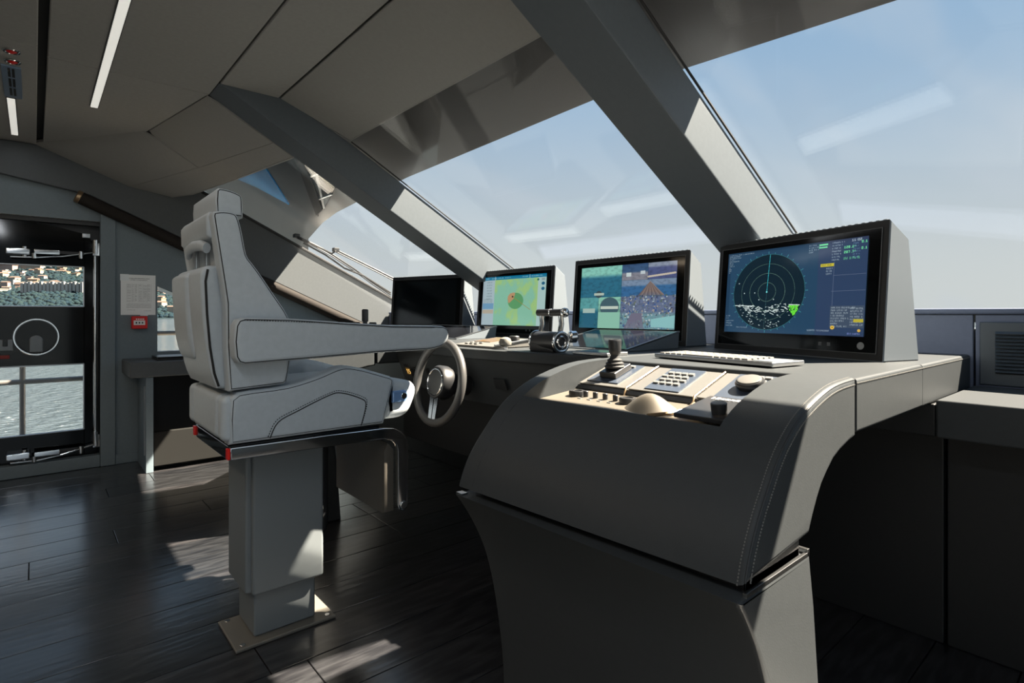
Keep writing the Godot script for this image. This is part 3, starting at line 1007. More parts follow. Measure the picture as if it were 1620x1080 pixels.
	# rear of the seat: three upholstered blocks
	for k in [[-0.24, -0.178], [-0.170, 0.165], [0.173, 0.235]]:
		part(t, "seat_back_block", mb().box2(V(0.425, 0.712, zc + k[0]), V(0.50, 0.852, zc + k[1]), 0.022, 3), M.chair_leather, 50.0)
	# backrest: side wings, cushion, rear shell pieces
	var wing := [[0.445, 0.868], [0.437, 1.0], [0.436, 1.132], [0.428, 1.191], [0.412, 1.301], [0.399, 1.392]] + curve([[0.402, 1.404], [0.43, 1.410], [0.462, 1.406], [0.474, 1.385], [0.483, 1.347], [0.495, 1.284], [0.512, 1.258], [0.535, 1.226], [0.578, 1.161], [0.621, 1.092], [0.632, 1.03], [0.626, 0.94], [0.616, 0.885]], 3) + [[0.605, 0.876]]
	wing.reverse()
	for s in [-1.0, 1.0]:
		var z0: float = zc + s * 0.17
		var z1: float = zc + s * 0.24
		var w := part(t, "back_wing", mb().prism(pv(wing), z0, z1, XY, 0.014, 3), M.chair_leather, 50.0)
		var pp := []
		for q in MB.inset(pv(wing), 0.007): pp.append(V(q.x, q.y, z1 - s * 0.003))
		part(w, "piping", mb().tube(pp, 0.0018, 6, true), M.seam)
	part(t, "back_cushion", mb().prism(pv(curve([[0.50, 0.88], [0.60, 0.90], [0.592, 1.0], [0.565, 1.1], [0.525, 1.2], [0.49, 1.28], [0.478, 1.40]], 3) + [[0.43, 1.405], [0.44, 1.25], [0.455, 1.1], [0.47, 0.88]]), zc - 0.168, zc + 0.168, XY, 0.012, 2), M.chair_leather, 50.0)
	part(t, "upper_shell", mb().prism(pv([[0.393, 1.34], [0.392, 1.395], [0.402, 1.410], [0.46, 1.412], [0.465, 1.33], [0.41, 1.325]]), zc - 0.195, zc + 0.195, XY, 0.012, 3), M.chair_leather, 50.0)
	var hd := mb().tube([V(0.405, 1.303, zc - 0.13), V(0.398, 1.316, zc - 0.09), V(0.396, 1.322, zc), V(0.398, 1.316, zc + 0.10), V(0.405, 1.305, zc + 0.14)], 0.017, 12, false, Vector2(0.7, 1.0), Vector3.UP)
	part(t, "grab_handle", hd, M.chair_leather, 60.0)
	var pk := part(t, "rear_pad", mb().prism(pv(curve([[0.400, 1.248], [0.385, 1.235], [0.378, 1.20], [0.388, 1.05], [0.405, 0.93], [0.425, 0.872]], 3) + [[0.46, 0.87], [0.45, 1.1], [0.43, 1.25]]), zc - 0.215, zc + 0.185, XY, 0.016, 3), M.chair_leather, 50.0)
	part(pk, "pocket", mb().prism(pv(curve([[0.395, 1.240], [0.370, 1.226], [0.366, 1.195], [0.374, 1.05], [0.386, 0.98], [0.396, 0.955]], 3) + [[0.42, 0.955], [0.41, 1.1], [0.41, 1.24]]), zc - 0.21, zc + 0.02, XY, 0.02, 3), M.chair_leather, 55.0)
	part(pk, "pad_seam", mb().tube([V(0.398, 1.236, zc + 0.1865), V(0.392, 1.20, zc + 0.1865), V(0.396, 1.10, zc + 0.1865), V(0.404, 1.0, zc + 0.1865), V(0.416, 0.92, zc + 0.1865), V(0.428, 0.88, zc + 0.1865)], 0.0035, 6), M.seam)
	for k in [-0.15, 0.0]: part(t, "inner_frame", mb().box2(V(0.425, 1.22, zc + k), V(0.445, 1.35, zc + k + 0.03), 0.004), M.brushed)
	# headrest
	var hr := [[0.424, 1.405], [0.422, 1.45], [0.424, 1.482]] + curve([[0.432, 1.490], [0.46, 1.488], [0.492, 1.478], [0.500, 1.462], [0.502, 1.405]], 2)
	hr.reverse()
	var h := part(t, "headrest", mb().prism(pv(hr), zc - 0.155, zc + 0.175, XY, 0.012, 3), M.chair_leather, 50.0)
	var hp := []
	for q in MB.inset(pv(hr), 0.006): hp.append(V(q.x, q.y, zc + 0.1725))
	part(h, "piping", mb().tube(hp, 0.0018, 6, true), M.seam)
	# armrests
	var arm := [[0.446, 0.974], [0.442, 1.02], [0.446, 1.067], [0.455, 1.084], [0.472, 1.090], [0.60, 1.087], [0.685, 1.081], [0.80, 1.072], [0.955, 1.062], [1.139, 1.058]] + curve([[1.168, 1.056], [1.190, 1.045], [1.198, 1.021], [1.190, 0.998], [1.167, 0.981], [1.135, 0.972], [1.09, 0.968]], 3) + [[0.906, 0.967], [0.685, 0.958], [0.56, 0.954], [0.472, 0.951], [0.455, 0.957]]
	arm.reverse()
	for s in [-1.0, 1.0]:
		var z0: float = zc + s * 0.232
		var z1: float = zc + s * 0.305
		var a := part(t, "armrest", mb().prism(pv(arm), z0, z1, XY, 0.014, 3), M.chair_leather, 50.0)
		var ap := []
		for q in MB.inset(pv(arm), 0.006): ap.append(V(q.x, q.y, z1 - s * 0.003))
		part(a, "piping", mb().tube(ap, 0.0018, 6, true), M.seam)
		part(a, "stitching", stitches(line3([[0.47, 1.083], [0.685, 1.074], [0.955, 1.055], [1.13, 1.051]], z1 + s * 0.0003), 0.008), M.seam)
	# a stick and two buttons on the far arm's end
	var st := part(t, "armrest_stick", mb().cyl(V(1.13, 1.056, zc - 0.27), V(1.13, 1.066, zc - 0.27), 0.010, 12).cyl(V(1.13, 1.066, zc - 0.27), V(1.13, 1.123, zc - 0.27), 0.0145, 16, 0.004), M.black_plastic)
	part(t, "armrest_button", mb().cyl(V(1.165, 1.05, zc - 0.265), V(1.165, 1.064, zc - 0.265), 0.017, 14, 0.003), M.black_satin)
	part(t, "armrest_button", mb().cyl(V(1.085, 1.056, zc - 0.265), V(1.085, 1.066, zc - 0.265), 0.017, 14, 0.003), M.black_satin)

# ---------------------------------------------------------------- consoles
var TOP := [[0.921, 0.633], [0.935, 0.672], [0.956, 0.712], [0.978, 0.745], [1.004, 0.777], [1.042, 0.822], [1.082, 0.857], [1.139, 0.892], [1.2, 0.916], [1.283, 0.938], [1.355, 0.948], [1.453, 0.952]]
var UND := [[1.453, 0.815], [1.41, 0.807], [1.355, 0.795], [1.318, 0.783], [1.283, 0.762], [1.255, 0.742], [1.232, 0.717], [1.21, 0.688], [1.19, 0.655]]
func top_until(x: float) -> Array:
	var o := []
	for i in TOP.size():
		if TOP[i][0] >= x:
			var a: Array = TOP[i - 1]
			var b: Array = TOP[i]
			o.append([x, lerpf(a[1], b[1], (x - a[0]) / (b[0] - a[0]))])
			break
		o.append(TOP[i])
	return o
func shifted(poly: Array, dx: float) -> PackedVector2Array:
	var o := PackedVector2Array()
	for p in poly: o.push_back(Vector2(p[0] + dx * clampf((1.453 - p[0]) / 0.5, 0.0, 1.0), p[1]))
	return o
func ring3(p: PackedVector2Array, z: float) -> PackedVector3Array:
	var o := PackedVector3Array()
	for q in p: o.push_back(V(q.x, q.y, z))
	return o

func wing(called: String, label: String, zo: float, zi: float, detailed: bool) -> Node3D:
	# zo is the outboard face, zi the face beside the helm
	var t := thing(called, label, "console", V(1.1, 0, (zo + zi) / 2))
	var s := 1.0 if zo > zi else -1.0
	var full := curve(TOP, 2) + UND
	var m := mb()
	var sh := func(z: float) -> float: return -0.045 * clampf(absf(z - zo) / 0.79, 0.0, 1.0)
	var rings := []
	var r := 0.013
	for k in 4:
		var a := PI / 2 * k / 3.0
		rings.append(ring3(MB.inset(shifted(full, 0.0), r * (1.0 - sin(a))), zo - s * r * (1.0 - cos(a))))
	var za := zo - s * 0.14
	var zb := zi + s * 0.06
	if detailed:
		rings.append(ring3(shifted(full, sh.call(za)), za))
		m.loft(rings)
		# middle, cut down to hold the instrument tray
		var midp := top_until(1.095) + [[1.10, 0.842], [1.30, 0.862], [1.453, 0.862]] + UND
		m.loft([ring3(shifted(midp, sh.call(za)), za), ring3(shifted(midp, sh.call((za + zb) / 2)), (za + zb) / 2), ring3(shifted(midp, sh.call(zb)), zb)])
		rings = [ring3(shifted(full, sh.call(zb)), zb)]
	var last := []
	for k in 4:
		var a := PI / 2 * k / 3.0
		last.append(ring3(MB.inset(shifted(full, sh.call(zi)), r * (1.0 - sin(a))), zi + s * r * (1.0 - cos(a))))
	last.reverse()
	rings.append_array(last)
	m.loft(rings)
	var up := part(t, "leather_hood", m, M.console_leather, 42.0)
	# seam and stitching along the outboard edge
	var e1 := []
	var e2 := []
	var e3 := []
	for p in MB.inset(shifted(curve(TOP, 4) + UND, 0.0), 0.004).slice(0, 45): e1.append(V(p.x, p.y, zo - s * 0.004))
	for p in MB.inset(shifted(curve(TOP, 4) + UND, 0.0), 0.014).slice(0, 45): e2.append(V(p.x, p.y, zo + s * 0.0006))
	for p in MB.inset(shifted(curve(TOP, 4) + UND, 0.0), 0.0002).slice(0, 45): e3.append(V(p.x, p.y + 0.0, zo - s * 0.0155))
	part(up, "seam", mb().tube(e1, 0.0022, 6), M.console_leather)
	part(up, "stitching", stitches(e2, 0.006, 0.001).add(stitches(e3, 0.006, 0.001)), M.thread)
	# pedestal below, with a shadow gap and a metal channel between
	var ped := curve([[0.895, 0.614], [0.930, 0.565], [0.967, 0.50], [1.0, 0.42], [1.025, 0.32], [1.045, 0.20], [1.058, 0.09], [1.062, 0.0]], 3) + [[1.262, 0.0], [1.239, 0.334], [1.216, 0.5], [1.192, 0.617]]
	var pr := []
	for k in 3:
		var a := PI / 2 * k / 2.0
		pr.append(ring3(MB.inset(shifted(ped, 0.0), 0.010 * (1.0 - sin(a))), zo - s * 0.010 * (1.0 - cos(a))))
	var pl := []
	for k in 3:
		var a := PI / 2 * k / 2.0
		pl.append(ring3(MB.inset(shifted(ped, -0.03), 0.010 * (1.0 - sin(a))), zi + s * 0.010 * (1.0 - cos(a))))
	pl.reverse()
	part(t, "leather_pedestal", mb().loft(pr + pl), M.console_leather, 42.0)
	part(t, "channel", mb().box2(V(0.945, 0.600, zo - s * 0.012), V(1.165, 0.668, zi + s * 0.012)), M.slot)
	part(t, "metal_lip", mb().box2(V(0.925, 0.612, zo - s * 0.001), V(1.188, 0.6205, zo - s * 0.008), 0.001), M.brushed)
	part(t, "metal_lip", mb().box2(V(1.180, 0.612, zo - s * 0.001), V(1.189, 0.627, zo - s * 0.5), 0.001), M.brushed)
	part(t, "metal_lip", mb().box2(V(0.945, 0.615, zo - s * 0.012), V(1.165, 0.632, zo - s * 0.016), 0.001), M.brushed)
	part(t, "corner_lip", mb().box2(V(0.87, 0.610, zi + s * 0.004), V(0.89, 0.618, zi + s * 0.03), 0.001), M.brushed)
	return t

func keys(m: MB, o: Vector3, ux: Vector3, uz: Vector3, nrm: Vector3, nx: int, nz: int, px: float, pz: float, sx: float, sz: float, h: float) -> MB:
	for i in nx:
		for j in nz:
			m.rbox(Vector3.ZERO, V(sx, h, sz), minf(sx, h) * 0.2, 1, Transform3D(Basis(ux, nrm, uz), o + ux * (i * px) + uz * (j * pz) + nrm * h * 0.5))
	return m

func wing_instruments(t: Node3D) -> void:
	# upper tray: slopes up to the back
	var f0 := V(1.292, 0.884, 0)
	var f1 := V(1.450, 0.936, 0)
	var ux := (f1 - f0).normalized()
	var nr := V(0, 0, 1).cross(ux) * -1.0
	nr = V(-ux.y, ux.x, 0)
	var uz := V(0, 0, 1)
	var zs := [-1.188, -1.0, -0.782, -0.602]
	part(t, "tray_body", mb().prism(pv([[1.288, 0.862], [1.451, 0.862], [1.451, 0.934], [1.292, 0.882], [1.286, 0.872]]), -1.188, -0.602, XY, 0.002, 1), M.black_plastic)
	for i in 3:
		var a: Vector3 = f0 + uz * (zs[i] + 0.006)
		var w: float = zs[i + 1] - zs[i] - 0.012
		var l := (f1 - f0).length()
		part(t, "faceplate", mb().rbox(Vector3.ZERO, V(l - 0.004, 0.004, w), 0.0012, 1, Transform3D(Basis(ux, nr, uz), a + ux * l / 2 + uz * w / 2 + nr * 0.001)), M.silver_panel)
	for i in [1, 2]:
		var a: Vector3 = f0 + uz * zs[i]
		part(t, "divider", mb().tube([a - V(0.012, 0.022, 0), a + nr * 0.004, f1 + uz * zs[i] + nr * 0.004], 0.0032, 8), M.bronze)
	# the three units let into the faceplates
	var unit := func(z0: float, z1: float, s0: float, s1: float) -> void:
		var c: Vector3 = f0 + ux * (s0 + s1) / 2 + uz * (z0 + z1) / 2 + nr * 0.004
		part(t, "unit_plate", mb().rbox(Vector3.ZERO, V(s1 - s0, 0.004, z1 - z0), 0.001, 1, Transform3D(Basis(ux, nr, uz), c)), M.unit_slate)
	unit.call(-1.165, -1.045, 0.02, 0.16)
	unit.call(-0.945, -0.835, 0.012, 0.16)
	unit.call(-0.735, -0.62, 0.012, 0.16)
	var kb := func(z0: float, s0: float, nx: int, nz: int) -> void:
		for i in nx:
			for j in nz:
				var o: Vector3 = f0 + ux * (s0 + i * 0.0235) + uz * (z0 + j * 0.0215 + (0.006 if i % 2 else 0.0)) + nr * 0.0062
				part(t, "key", mb().rbox(Vector3.ZERO, V(0.011, 0.005, 0.017), 0.001, 1, Transform3D(Basis(ux, nr, uz), o + nr * 0.002)), M.key_cap)
	kb.call(-0.93, 0.052, 4, 4)
	kb.call(-1.125, 0.118, 2, 3)
	kb.call(-0.70, 0.12, 2, 3)
	# joystick
	var j0: Vector3 = f0 + ux * 0.085 + uz * -1.10 + nr * 0.006
	var js := part(t, "joystick_base", mb().rbox(Vector3.ZERO, V(0.085, 0.020, 0.062), 0.004, 2, Transform3D(Basis(ux, nr, uz), j0 + nr * 0.010)), M.black_plastic)
	var jx := Transform3D(Basis(), j0 + nr * 0.018)
	part(js, "boot", mb().lathe([Vector2(0.030, 0), Vector2(0.032, 0.006), Vector2(0.027, 0.010), Vector2(0.028, 0.016), Vector2(0.022, 0.020), Vector2(0.023, 0.026), Vector2(0.016, 0.031), Vector2(0.012, 0.042), Vector2(0.0, 0.042)], 22, jx), M.rubber, 30.0)
	part(js, "stick_knob", mb().lathe([Vector2(0.0, 0.038), Vector2(0.012, 0.039), Vector2(0.018, 0.048), Vector2(0.0195, 0.058), Vector2(0.0205, 0.082), Vector2(0.0185, 0.088), Vector2(0.016, 0.089), Vector2(0.015, 0.0865), Vector2(0.0, 0.0865)], 22, jx), M.black_plastic)
	# jog dial
	var d0: Vector3 = f0 + ux * 0.085 + uz * -0.672 + nr * 0.006
	var dx := Transform3D(Basis(ux, nr, uz), d0)
	var dl := part(t, "jog_dial", mb().lathe([Vector2(0.0, 0), Vector2(0.030, 0), Vector2(0.035, 0.008), Vector2(0.036, 0.014), Vector2(0.033, 0.020), Vector2(0.0, 0.0205)], 30, dx), M.black_plastic)
	part(dl, "dial_cap", mb().lathe([Vector2(0.0, 0.020), Vector2(0.029, 0.020), Vector2(0.029, 0.0225), Vector2(0.026, 0.024), Vector2(0.0, 0.025)], 30, dx), M.silver_panel)
	# lower shelf with switches
	part(t, "lower_shelf", mb().prism(pv([[1.10, 0.842], [1.286, 0.861], [1.286, 0.868], [1.10, 0.850]]), -1.188, -0.602, XY, 0.001, 1), M.shelf_bronze)
	for z in [-1.12, -0.935]:
		var bx := Transform3D(Basis(), V(1.215, 0.858, z))
		part(t, "push_knob", mb().lathe([Vector2(0.0, 0), Vector2(0.023, 0), Vector2(0.024, 0.014), Vector2(0.022, 0.018), Vector2(0.016, 0.018), Vector2(0.015, 0.015), Vector2(0.0, 0.015)], 24, bx), M.black_plastic)
	for k in 4:
		var z := -1.085 + k * 0.036
		part(t, "toggle", mb().cyl(V(1.215, 0.858, z), V(1.215, 0.878, z), 0.0075, 12, 0.001), M.black_plastic)
		part(t, "marker", mb().box2(V(1.185, 0.8575, z - 0.006), V(1.192, 0.8605, z + 0.006)), M.key_cap)
	# moulded palm rest
	var pm := mb()
	var N := 18
	var grid := []
	for i in N + 1:
		var row := []
		for j in N + 1:
			var u := lerpf(-1, 1, float(i) / N); var w := lerpf(-1, 1, float(j) / N)
			var rr := clampf(sqrt(u * u + w * w), 0, 1)
			var hh := 0.045 * pow(cos(rr * PI / 2), 1.3) * (1.0 - 0.15 * u)
			row.append(V(1.195 + u * 0.062, 0.853 + 0.1 * (u * 0.06) + hh, -0.848 + w * 0.082))
		grid.append(row)
	for i in N:
		for j in N:
			pm.quad(grid[i][j], grid[i][j + 1], grid[i + 1][j + 1], grid[i + 1][j])
	part(t, "palm_rest", pm, M.shelf_bronze, 60.0)
	part(t, "rest_rim", mb().tube([V(1.115, 0.858, -0.80), V(1.16, 0.862, -0.765), V(1.22, 0.868, -0.755), V(1.27, 0.874, -0.77)], 0.005, 8), M.bronze)
	# small loudspeaker unit with its knob
	var sx := (V(1.295, 0.897, 0) - V(1.125, 0.872, 0)).normalized()
	var sn := V(-sx.y, sx.x, 0)
	var un := part(t, "radio_unit", mb().rbox(Vector3.ZERO, V(0.165, 0.012, 0.125), 0.003, 1, Transform3D(Basis(sx, sn, uz), V(1.205, 0.879, -0.672))), M.black_plastic)
	part(un, "volume_knob", mb().lathe([Vector2(0.0, 0), Vector2(0.017, 0), Vector2(0.018, 0.022), Vector2(0.016, 0.024), Vector2(0.0, 0.0245)], 24, Transform3D(Basis(sx, sn, uz), V(1.160, 0.880, -0.640))), M.black_plastic)
	var lt := mb()
	for k in 7:
		var o := V(1.262, 0, -0.712 + k * 0.0125)
		o.y = 0.8865 + (1.262 - 1.205) * sx.y / sx.x
		lt.rbox(Vector3.ZERO, V([0.016, 0.016, 0.011, 0.011, 0.010, 0.012, 0.011][k], 0.001, [0.004, 0.008, 0.008, 0.009, 0.008, 0.009, 0.008][k]), 0.0, 1, Transform3D(Basis(sx, sn, uz), o))
	part(un, "lettering", lt, M.white_paint)

func dash_() -> void:
	var t := thing("main_console", "long grey leather dashboard across the wheelhouse under the windscreen", "console", V(2.0, 0, -2.1))
	var yb := 0.822
	# top slab as three leather fields plus the helm field with its bowed front
	var helm := [[2.648, -2.85], [2.648, -1.25]] + curve([[1.545, -1.25], [1.52, -1.43], [1.46, -1.75], [1.435, -2.05], [1.46, -2.35], [1.52, -2.67], [1.545, -2.85]], 4)
	part(t, "top", mb().prism(pv(helm), 0.905, 0.950, XZ, 0.008, 3), M.console_leather)
	part(t, "top", mb().prism(pv([[1.458, -0.4605], [2.010, -0.4605], [2.010, -1.249], [1.458, -1.249]]), yb, 0.950, XZ, 0.010, 3), M.console_leather)
	part(t, "top", mb().prism(pv([[2.013, -0.4605], [2.648, -0.4605], [2.648, -1.249], [2.013, -1.249]]), yb, 0.950, XZ, 0.010, 3), M.console_leather)
	part(t, "top", mb().prism(pv([[1.458, -3.64], [2.648, -4.9], [2.648, -2.851], [1.458, -2.851]]), yb, 0.950, XZ, 0.010, 3), M.console_leather)
	var sp := []
	for k in [[1.458, 0.943], [2.0, 0.943], [2.64, 0.943]]: sp.append(V(k[0], k[1], -0.4603))
	part(t, "stitching", stitches([V(1.458, 0.9395, -0.4598), V(2.64, 0.9395, -0.4598)], 0.007, 0.001), M.thread)
	# helm fascia, falling away under the lip
	var fa := mb()
	var rings := []
	for p in curve([[1.545, -1.25], [1.52, -1.43], [1.46, -1.75], [1.435, -2.05], [1.46, -2.35], [1.52, -2.67], [1.545, -2.85]], 4):
		var x: float = p[0] + 0.022
		rings.append(PackedVector3Array([V(x, 0.905, p[1]), V(x + 0.012, 0.86, p[1]), V(x + 0.075, 0.70, p[1]), V(x + 0.14, 0.69, p[1]), V(x + 0.14, 0.905, p[1])]))
	fa.loft(rings)
	part(t, "fascia", fa, M.console_leather)
	part(t, "under_panel", mb().box2(V(1.62, 0.40, -2.85), V(1.66, 0.72, -1.25), 0.004), M.dark_leather)
	# little units in the fascia
	var fx := func(y: float, z: float) -> Vector3:
		var dzz := absf(z + 2.05)
		var x := 1.435 + 0.022 + 0.012 + (0.86 - y) / 0.16 * 0.063 + 0.22 * dzz * dzz
		return V(x, y, z)
	var fn := V(-0.93, -0.37, 0).normalized()
	var fu := V(-0.37, 0.93, 0).normalized()
	var plate := func(called: String, y: float, z: float, h: float, w: float, d: float, m: Material) -> MeshInstance3D:
		return part(t, called, mb().rbox(Vector3.ZERO, V(d, h, w), 0.002, 1, Transform3D(Basis(-fn, fu, V(0, 0, 1)), fx.call(y, z) + fn * 0.002)), m)
	plate.call("depth_display_frame", 0.785, -2.735, 0.07, 0.10, 0.012, M.black_plastic)
	var ds: MeshInstance3D = plate.call("depth_display", 0.785, -2.745, 0.045, 0.06, 0.018, M.amber_dim)
	plate.call("switch_pad", 0.785, -2.635, 0.055, 0.075, 0.012, M.black_plastic)
	var sw := mb()
	for i in 4:
		for j in 4:
			sw.rbox(Vector3.ZERO, V(0.006, 0.008, 0.012), 0.001, 1, Transform3D(Basis(-fn, fu, V(0, 0, 1)), fx.call(0.785, -2.635) + fn * 0.009 + fu * (i - 1.5) * 0.0125 + V(0, 0, (j - 1.5) * 0.017)))
	part(t, "switch_keys", sw, M.black_satin)
	var am := TextMesh.new()
	am.text = "15"
	var sf := SystemFont.new()
	sf.font_names = PackedStringArray(["Droid Sans"])
	am.font = sf
	am.font_size = 24
	am.pixel_size = 0.0016
	am.depth = 0.001
	var lt := MeshInstance3D.new()
	lt.name = "display_digits"
	lt.mesh = am
	lt.material_override = M.amber
	ds.add_child(lt, true)
	lt.transform = Transform3D(Basis(V(0, 0, 1), fu, fn), fx.call(0.785, -2.745) + fn * 0.0125 - bases[ds])
	plate.call("slot_plate", 0.775, -2.42, 0.11, 0.022, 0.008, M.slot)
	plate.call("switch_panel", 0.805, -1.82, 0.05, 0.075, 0.010, M.black_plastic)
	plate.call("key_switch", 0.815, -2.80, 0.03, 0.05, 0.03, M.black_plastic)
	# shelf step on the starboard side
	var lg := thing("side_ledge", "low grey leather ledge against the vented starboard bulkhead", "ledge", V(2.4, 0.718, 0.2))
	part(lg, "top", mb().box2(V(2.115, 0.718, -0.4515), V(2.650, 0.836, 0.88), 0.008, 3), M.console_leather)
	part(lg, "return_face", mb().box2(V(2.125, 0.718, -1.20), V(2.25, 0.820, -0.4535), 0.006, 2), M.dark_leather)

func vent_() -> void:
	var t := thing("wall_vent", "dark louvred vent panel in the starboard bulkhead above the ledge", "vent", V(2.65, 0.84, -0.2))
	var x := 2.651
	var z0 := -0.432; var z1 := 0.30
	part(t, "frame", mb().prism(pv([[z0, 0.842], [z1, 0.842], [z1, 1.072], [z0, 1.072]]), 0.0, 0.010, Transform3D(Basis(V(0, 0, 1), V(0, 1, 0), V(-1, 0, 0)), V(x, 0, 0)), 0.003, 1), M.vent_slate)
	part(t, "recess", mb().box2(V(x - 0.0115, 0.885, z0 + 0.045), V(x - 0.0095, 1.035, z1 - 0.04)), M.slot)
	for k in 12:
		var y := 0.889 + k * 0.0125
		part(t, "louvre", mb().slab([V(x - 0.010, y + 0.009, z0 + 0.045), V(x - 0.010, y + 0.009, z1 - 0.04), V(x - 0.022, y + 0.001, z1 - 0.04), V(x - 0.022, y + 0.001, z0 + 0.045)], 0.003, Vector3.UP), M.vent_slate)

# ---------------------------------------------------------------- screens
const DIGITS := {"0": [7, 5, 5, 5, 7], "1": [2, 6, 2, 2, 7], "2": [7, 1, 7, 4, 7], "3": [7, 1, 7, 1, 7], "4": [5, 5, 7, 1, 1], "5": [7, 4, 7, 1, 7], "6": [7, 4, 7, 5, 7], "7": [7, 1, 1, 2, 2], "8": [7, 5, 7, 5, 7], "9": [7, 5, 7, 1, 7], ".": [0, 0, 0, 0, 2], ":": [0, 2, 0, 2, 0], "°": [2, 5, 2, 0, 0], " ": [0, 0, 0, 0, 0]}
func digits(im: Image, text: String, x: int, y: int, s: int, c: Color) -> void:
	for ch in text:
		for r in 5:
			for b in 3:
				if DIGITS[ch][r] & (4 >> b): im.fill_rect(Rect2i(x + b * s, y + r * s, s, s), c)
		x += (3 if ch in ".:" else 4) * s
func words(im: Image, rng: RandomNumberGenerator, x: int, y: int, w: int, h: int, c: Color) -> void:
	var p := x
	while p < x + w:
		var l := rng.randi_range(2, 4)
		im.fill_rect(Rect2i(p, y, 1, h), c)
		if rng.randf() < 0.6: im.fill_rect(Rect2i(p, y + (0 if rng.randf() < 0.5 else h - 1), l, 1), c)
		if rng.randf() < 0.4: im.fill_rect(Rect2i(p, y + h / 2, l, 1), c)
		p += l + 1
		if rng.randf() < 0.15: p += 4
func dot(im: Image, x: float, y: float, r: float, c: Color) -> void:
	for j in range(int(y - r), int(y + r) + 2):
		for i in range(int(x - r), int(x + r) + 2):
			if i >= 0 and j >= 0 and i < im.get_width() and j < im.get_height() and Vector2(i + 0.5 - x, j + 0.5 - y).length() <= r: im.set_pixel(i, j, c)
func seg(im: Image, a: Vector2, b: Vector2, r: float, c: Color) -> void:
	var n := int((b - a).length() * 1.5) + 1
	for k in n + 1: dot(im, lerpf(a.x, b.x, float(k) / n), lerpf(a.y, b.y, float(k) / n), r, c)
func radar_tex() -> ImageTexture:
	var w := 640
	var h := 400
	var im := Image.create(w, h, false, Image.FORMAT_RGBA8)
	var bg := E8(34, 62, 88)
	im.fill(bg)
	im.fill_rect(Rect2i(452, 0, 188, 400), E8(44, 58, 88))
	var rng := RandomNumberGenerator.new()
	rng.seed = 21
	var c := Vector2(222, 205); var R := 178.0
	var teal := E8(70, 160, 165)
	for k in 36:
		var a := TAU * k / 36.0
		var d := Vector2(cos(a), sin(a))
		seg(im, c + d * (R + 4), c + d * (R + (14 if k % 3 == 0 else 9)), 1.0, teal)
	dot(im, c.x, c.y, R + 1.5, E8(60, 130, 130))
	dot(im, c.x, c.y, R, E8(3, 12, 16))
	for r in [0.25, 0.5, 0.75]:
		var n := 500
		for k in n:
			var a := TAU * k / n
			dot(im, c.x + cos(a) * R * r, c.y + sin(a) * R * r, 0.8, E8(110, 140, 120))
	seg(im, c, c + Vector2(8, -R), 1.2, E8(60, 190, 200))
	seg(im, c, c + Vector2(-6, R), 0.6, E8(70, 110, 110))
	dot(im, c.x, c.y, 4, E8(130, 230, 230))
	var white := E8(214, 226, 222)
	seg(im, c + Vector2(-165, 62), c + Vector2(-60, 66), 2.0, white)
	for k in 420:
		var p := Vector2(rng.randf_range(-R, R), rng.randf_range(58, R))
		if p.length() > R - 5: continue
		var f := (p.y - 50) / 130.0
		if rng.randf() > 0.5 + 0.3 * sin(p.x * 0.05): continue
		var d := Vector2(rng.randf_range(2, 9), rng.randf_range(-3, 3)) * (1.0 if f < 0.5 else 0.6)
		if (p + d).length() < R - 3: seg(im, c + p, c + p + d, rng.randf_range(0.7, 1.7), white)
	for k in 30:
		var x := rng.randf_range(-110, 110)
		var y := 75 + absf(x) * -0.15 + rng.randf_range(0, 30)
		seg(im, c + Vector2(x, y), c + Vector2(x + rng.randf_range(8, 22), y + rng.randf_range(-9, 9)), 1.6, white)
	for p in [Vector2(-38, 36), Vector2(36, 36), Vector2(-62, 2), Vector2(-118, 2), Vector2(-150, -48)]: dot(im, c.x + p.x, c.y + p.y, 2.6, white)
	seg(im, c + Vector2(112, 62), c + Vector2(158, 64), 2.2, white)
	for k in 160:
		var p := Vector2(rng.randf_range(112, 152), rng.randf_range(66, 108))
		if p.length() < R - 4 and p.x + (p.y - 66) * -0.5 > 106: dot(im, c.x + p.x, c.y + p.y, rng.randf_range(1.5, 3.5), E8(110, 230, 50))
	var grey := E8(176, 190, 198)
	for k in 12: words(im, rng, 8, 8 + k * 8, [70, 60, 64, 30, 58, 24, 20, 30, 12, 10, 12, 10][k], 5, grey)
	words(im, rng, 84, 8, 60, 5, grey)
	for k in 5: words(im, rng, 8, 316 + k * 12, [20, 14, 44, 30, 34][k], 5, grey)
	words(im, rng, 70, 372, 60, 5, grey)
	for k in 4: words(im, rng, 410, 8 + k * 10, [30, 46, 44, 20][k], 6, grey)
	im.fill_rect(Rect2i(452, 10, 36, 7), E8(120, 230, 160))
	im.fill_rect(Rect2i(452, 22, 34, 6), E8(120, 230, 160))
	for k in 7: words(im, rng, 506, 8 + k * 12, [46, 38, 34, 36, 40, 30, 34][k], 6, grey)
	var gr := E8(120, 235, 160)
	digits(im, "11:02", 580, 4, 2, grey)
	digits(im, "128.2°", 552, 30, 2, gr)
	digits(im, "287.7°", 552, 50, 2, gr)
	digits(im, "0.1", 616, 14, 2, gr)
	digits(im, "0.1", 616, 40, 2, gr)
	words(im, rng, 552, 76, 60, 10, gr)
	for k in 6: words(im, rng, 586, 20 + k * 11, 24, 6, E8(110, 140, 170))
	im.fill_rect(Rect2i(462, 96, 54, 13), E8(205, 190, 40))
	words(im, rng, 466, 99, 44, 7, E8(90, 80, 30))
	for k in 3: words(im, rng, 486, 114 + k * 11, 24, 7, grey)
	im.fill_rect(Rect2i(516, 90, 1, 190), E8(120, 128, 150))
	im.fill_rect(Rect2i(516, 148, 122, 1), E8(120, 128, 150))
	im.fill_rect(Rect2i(510, 214, 128, 1), E8(120, 128, 150))
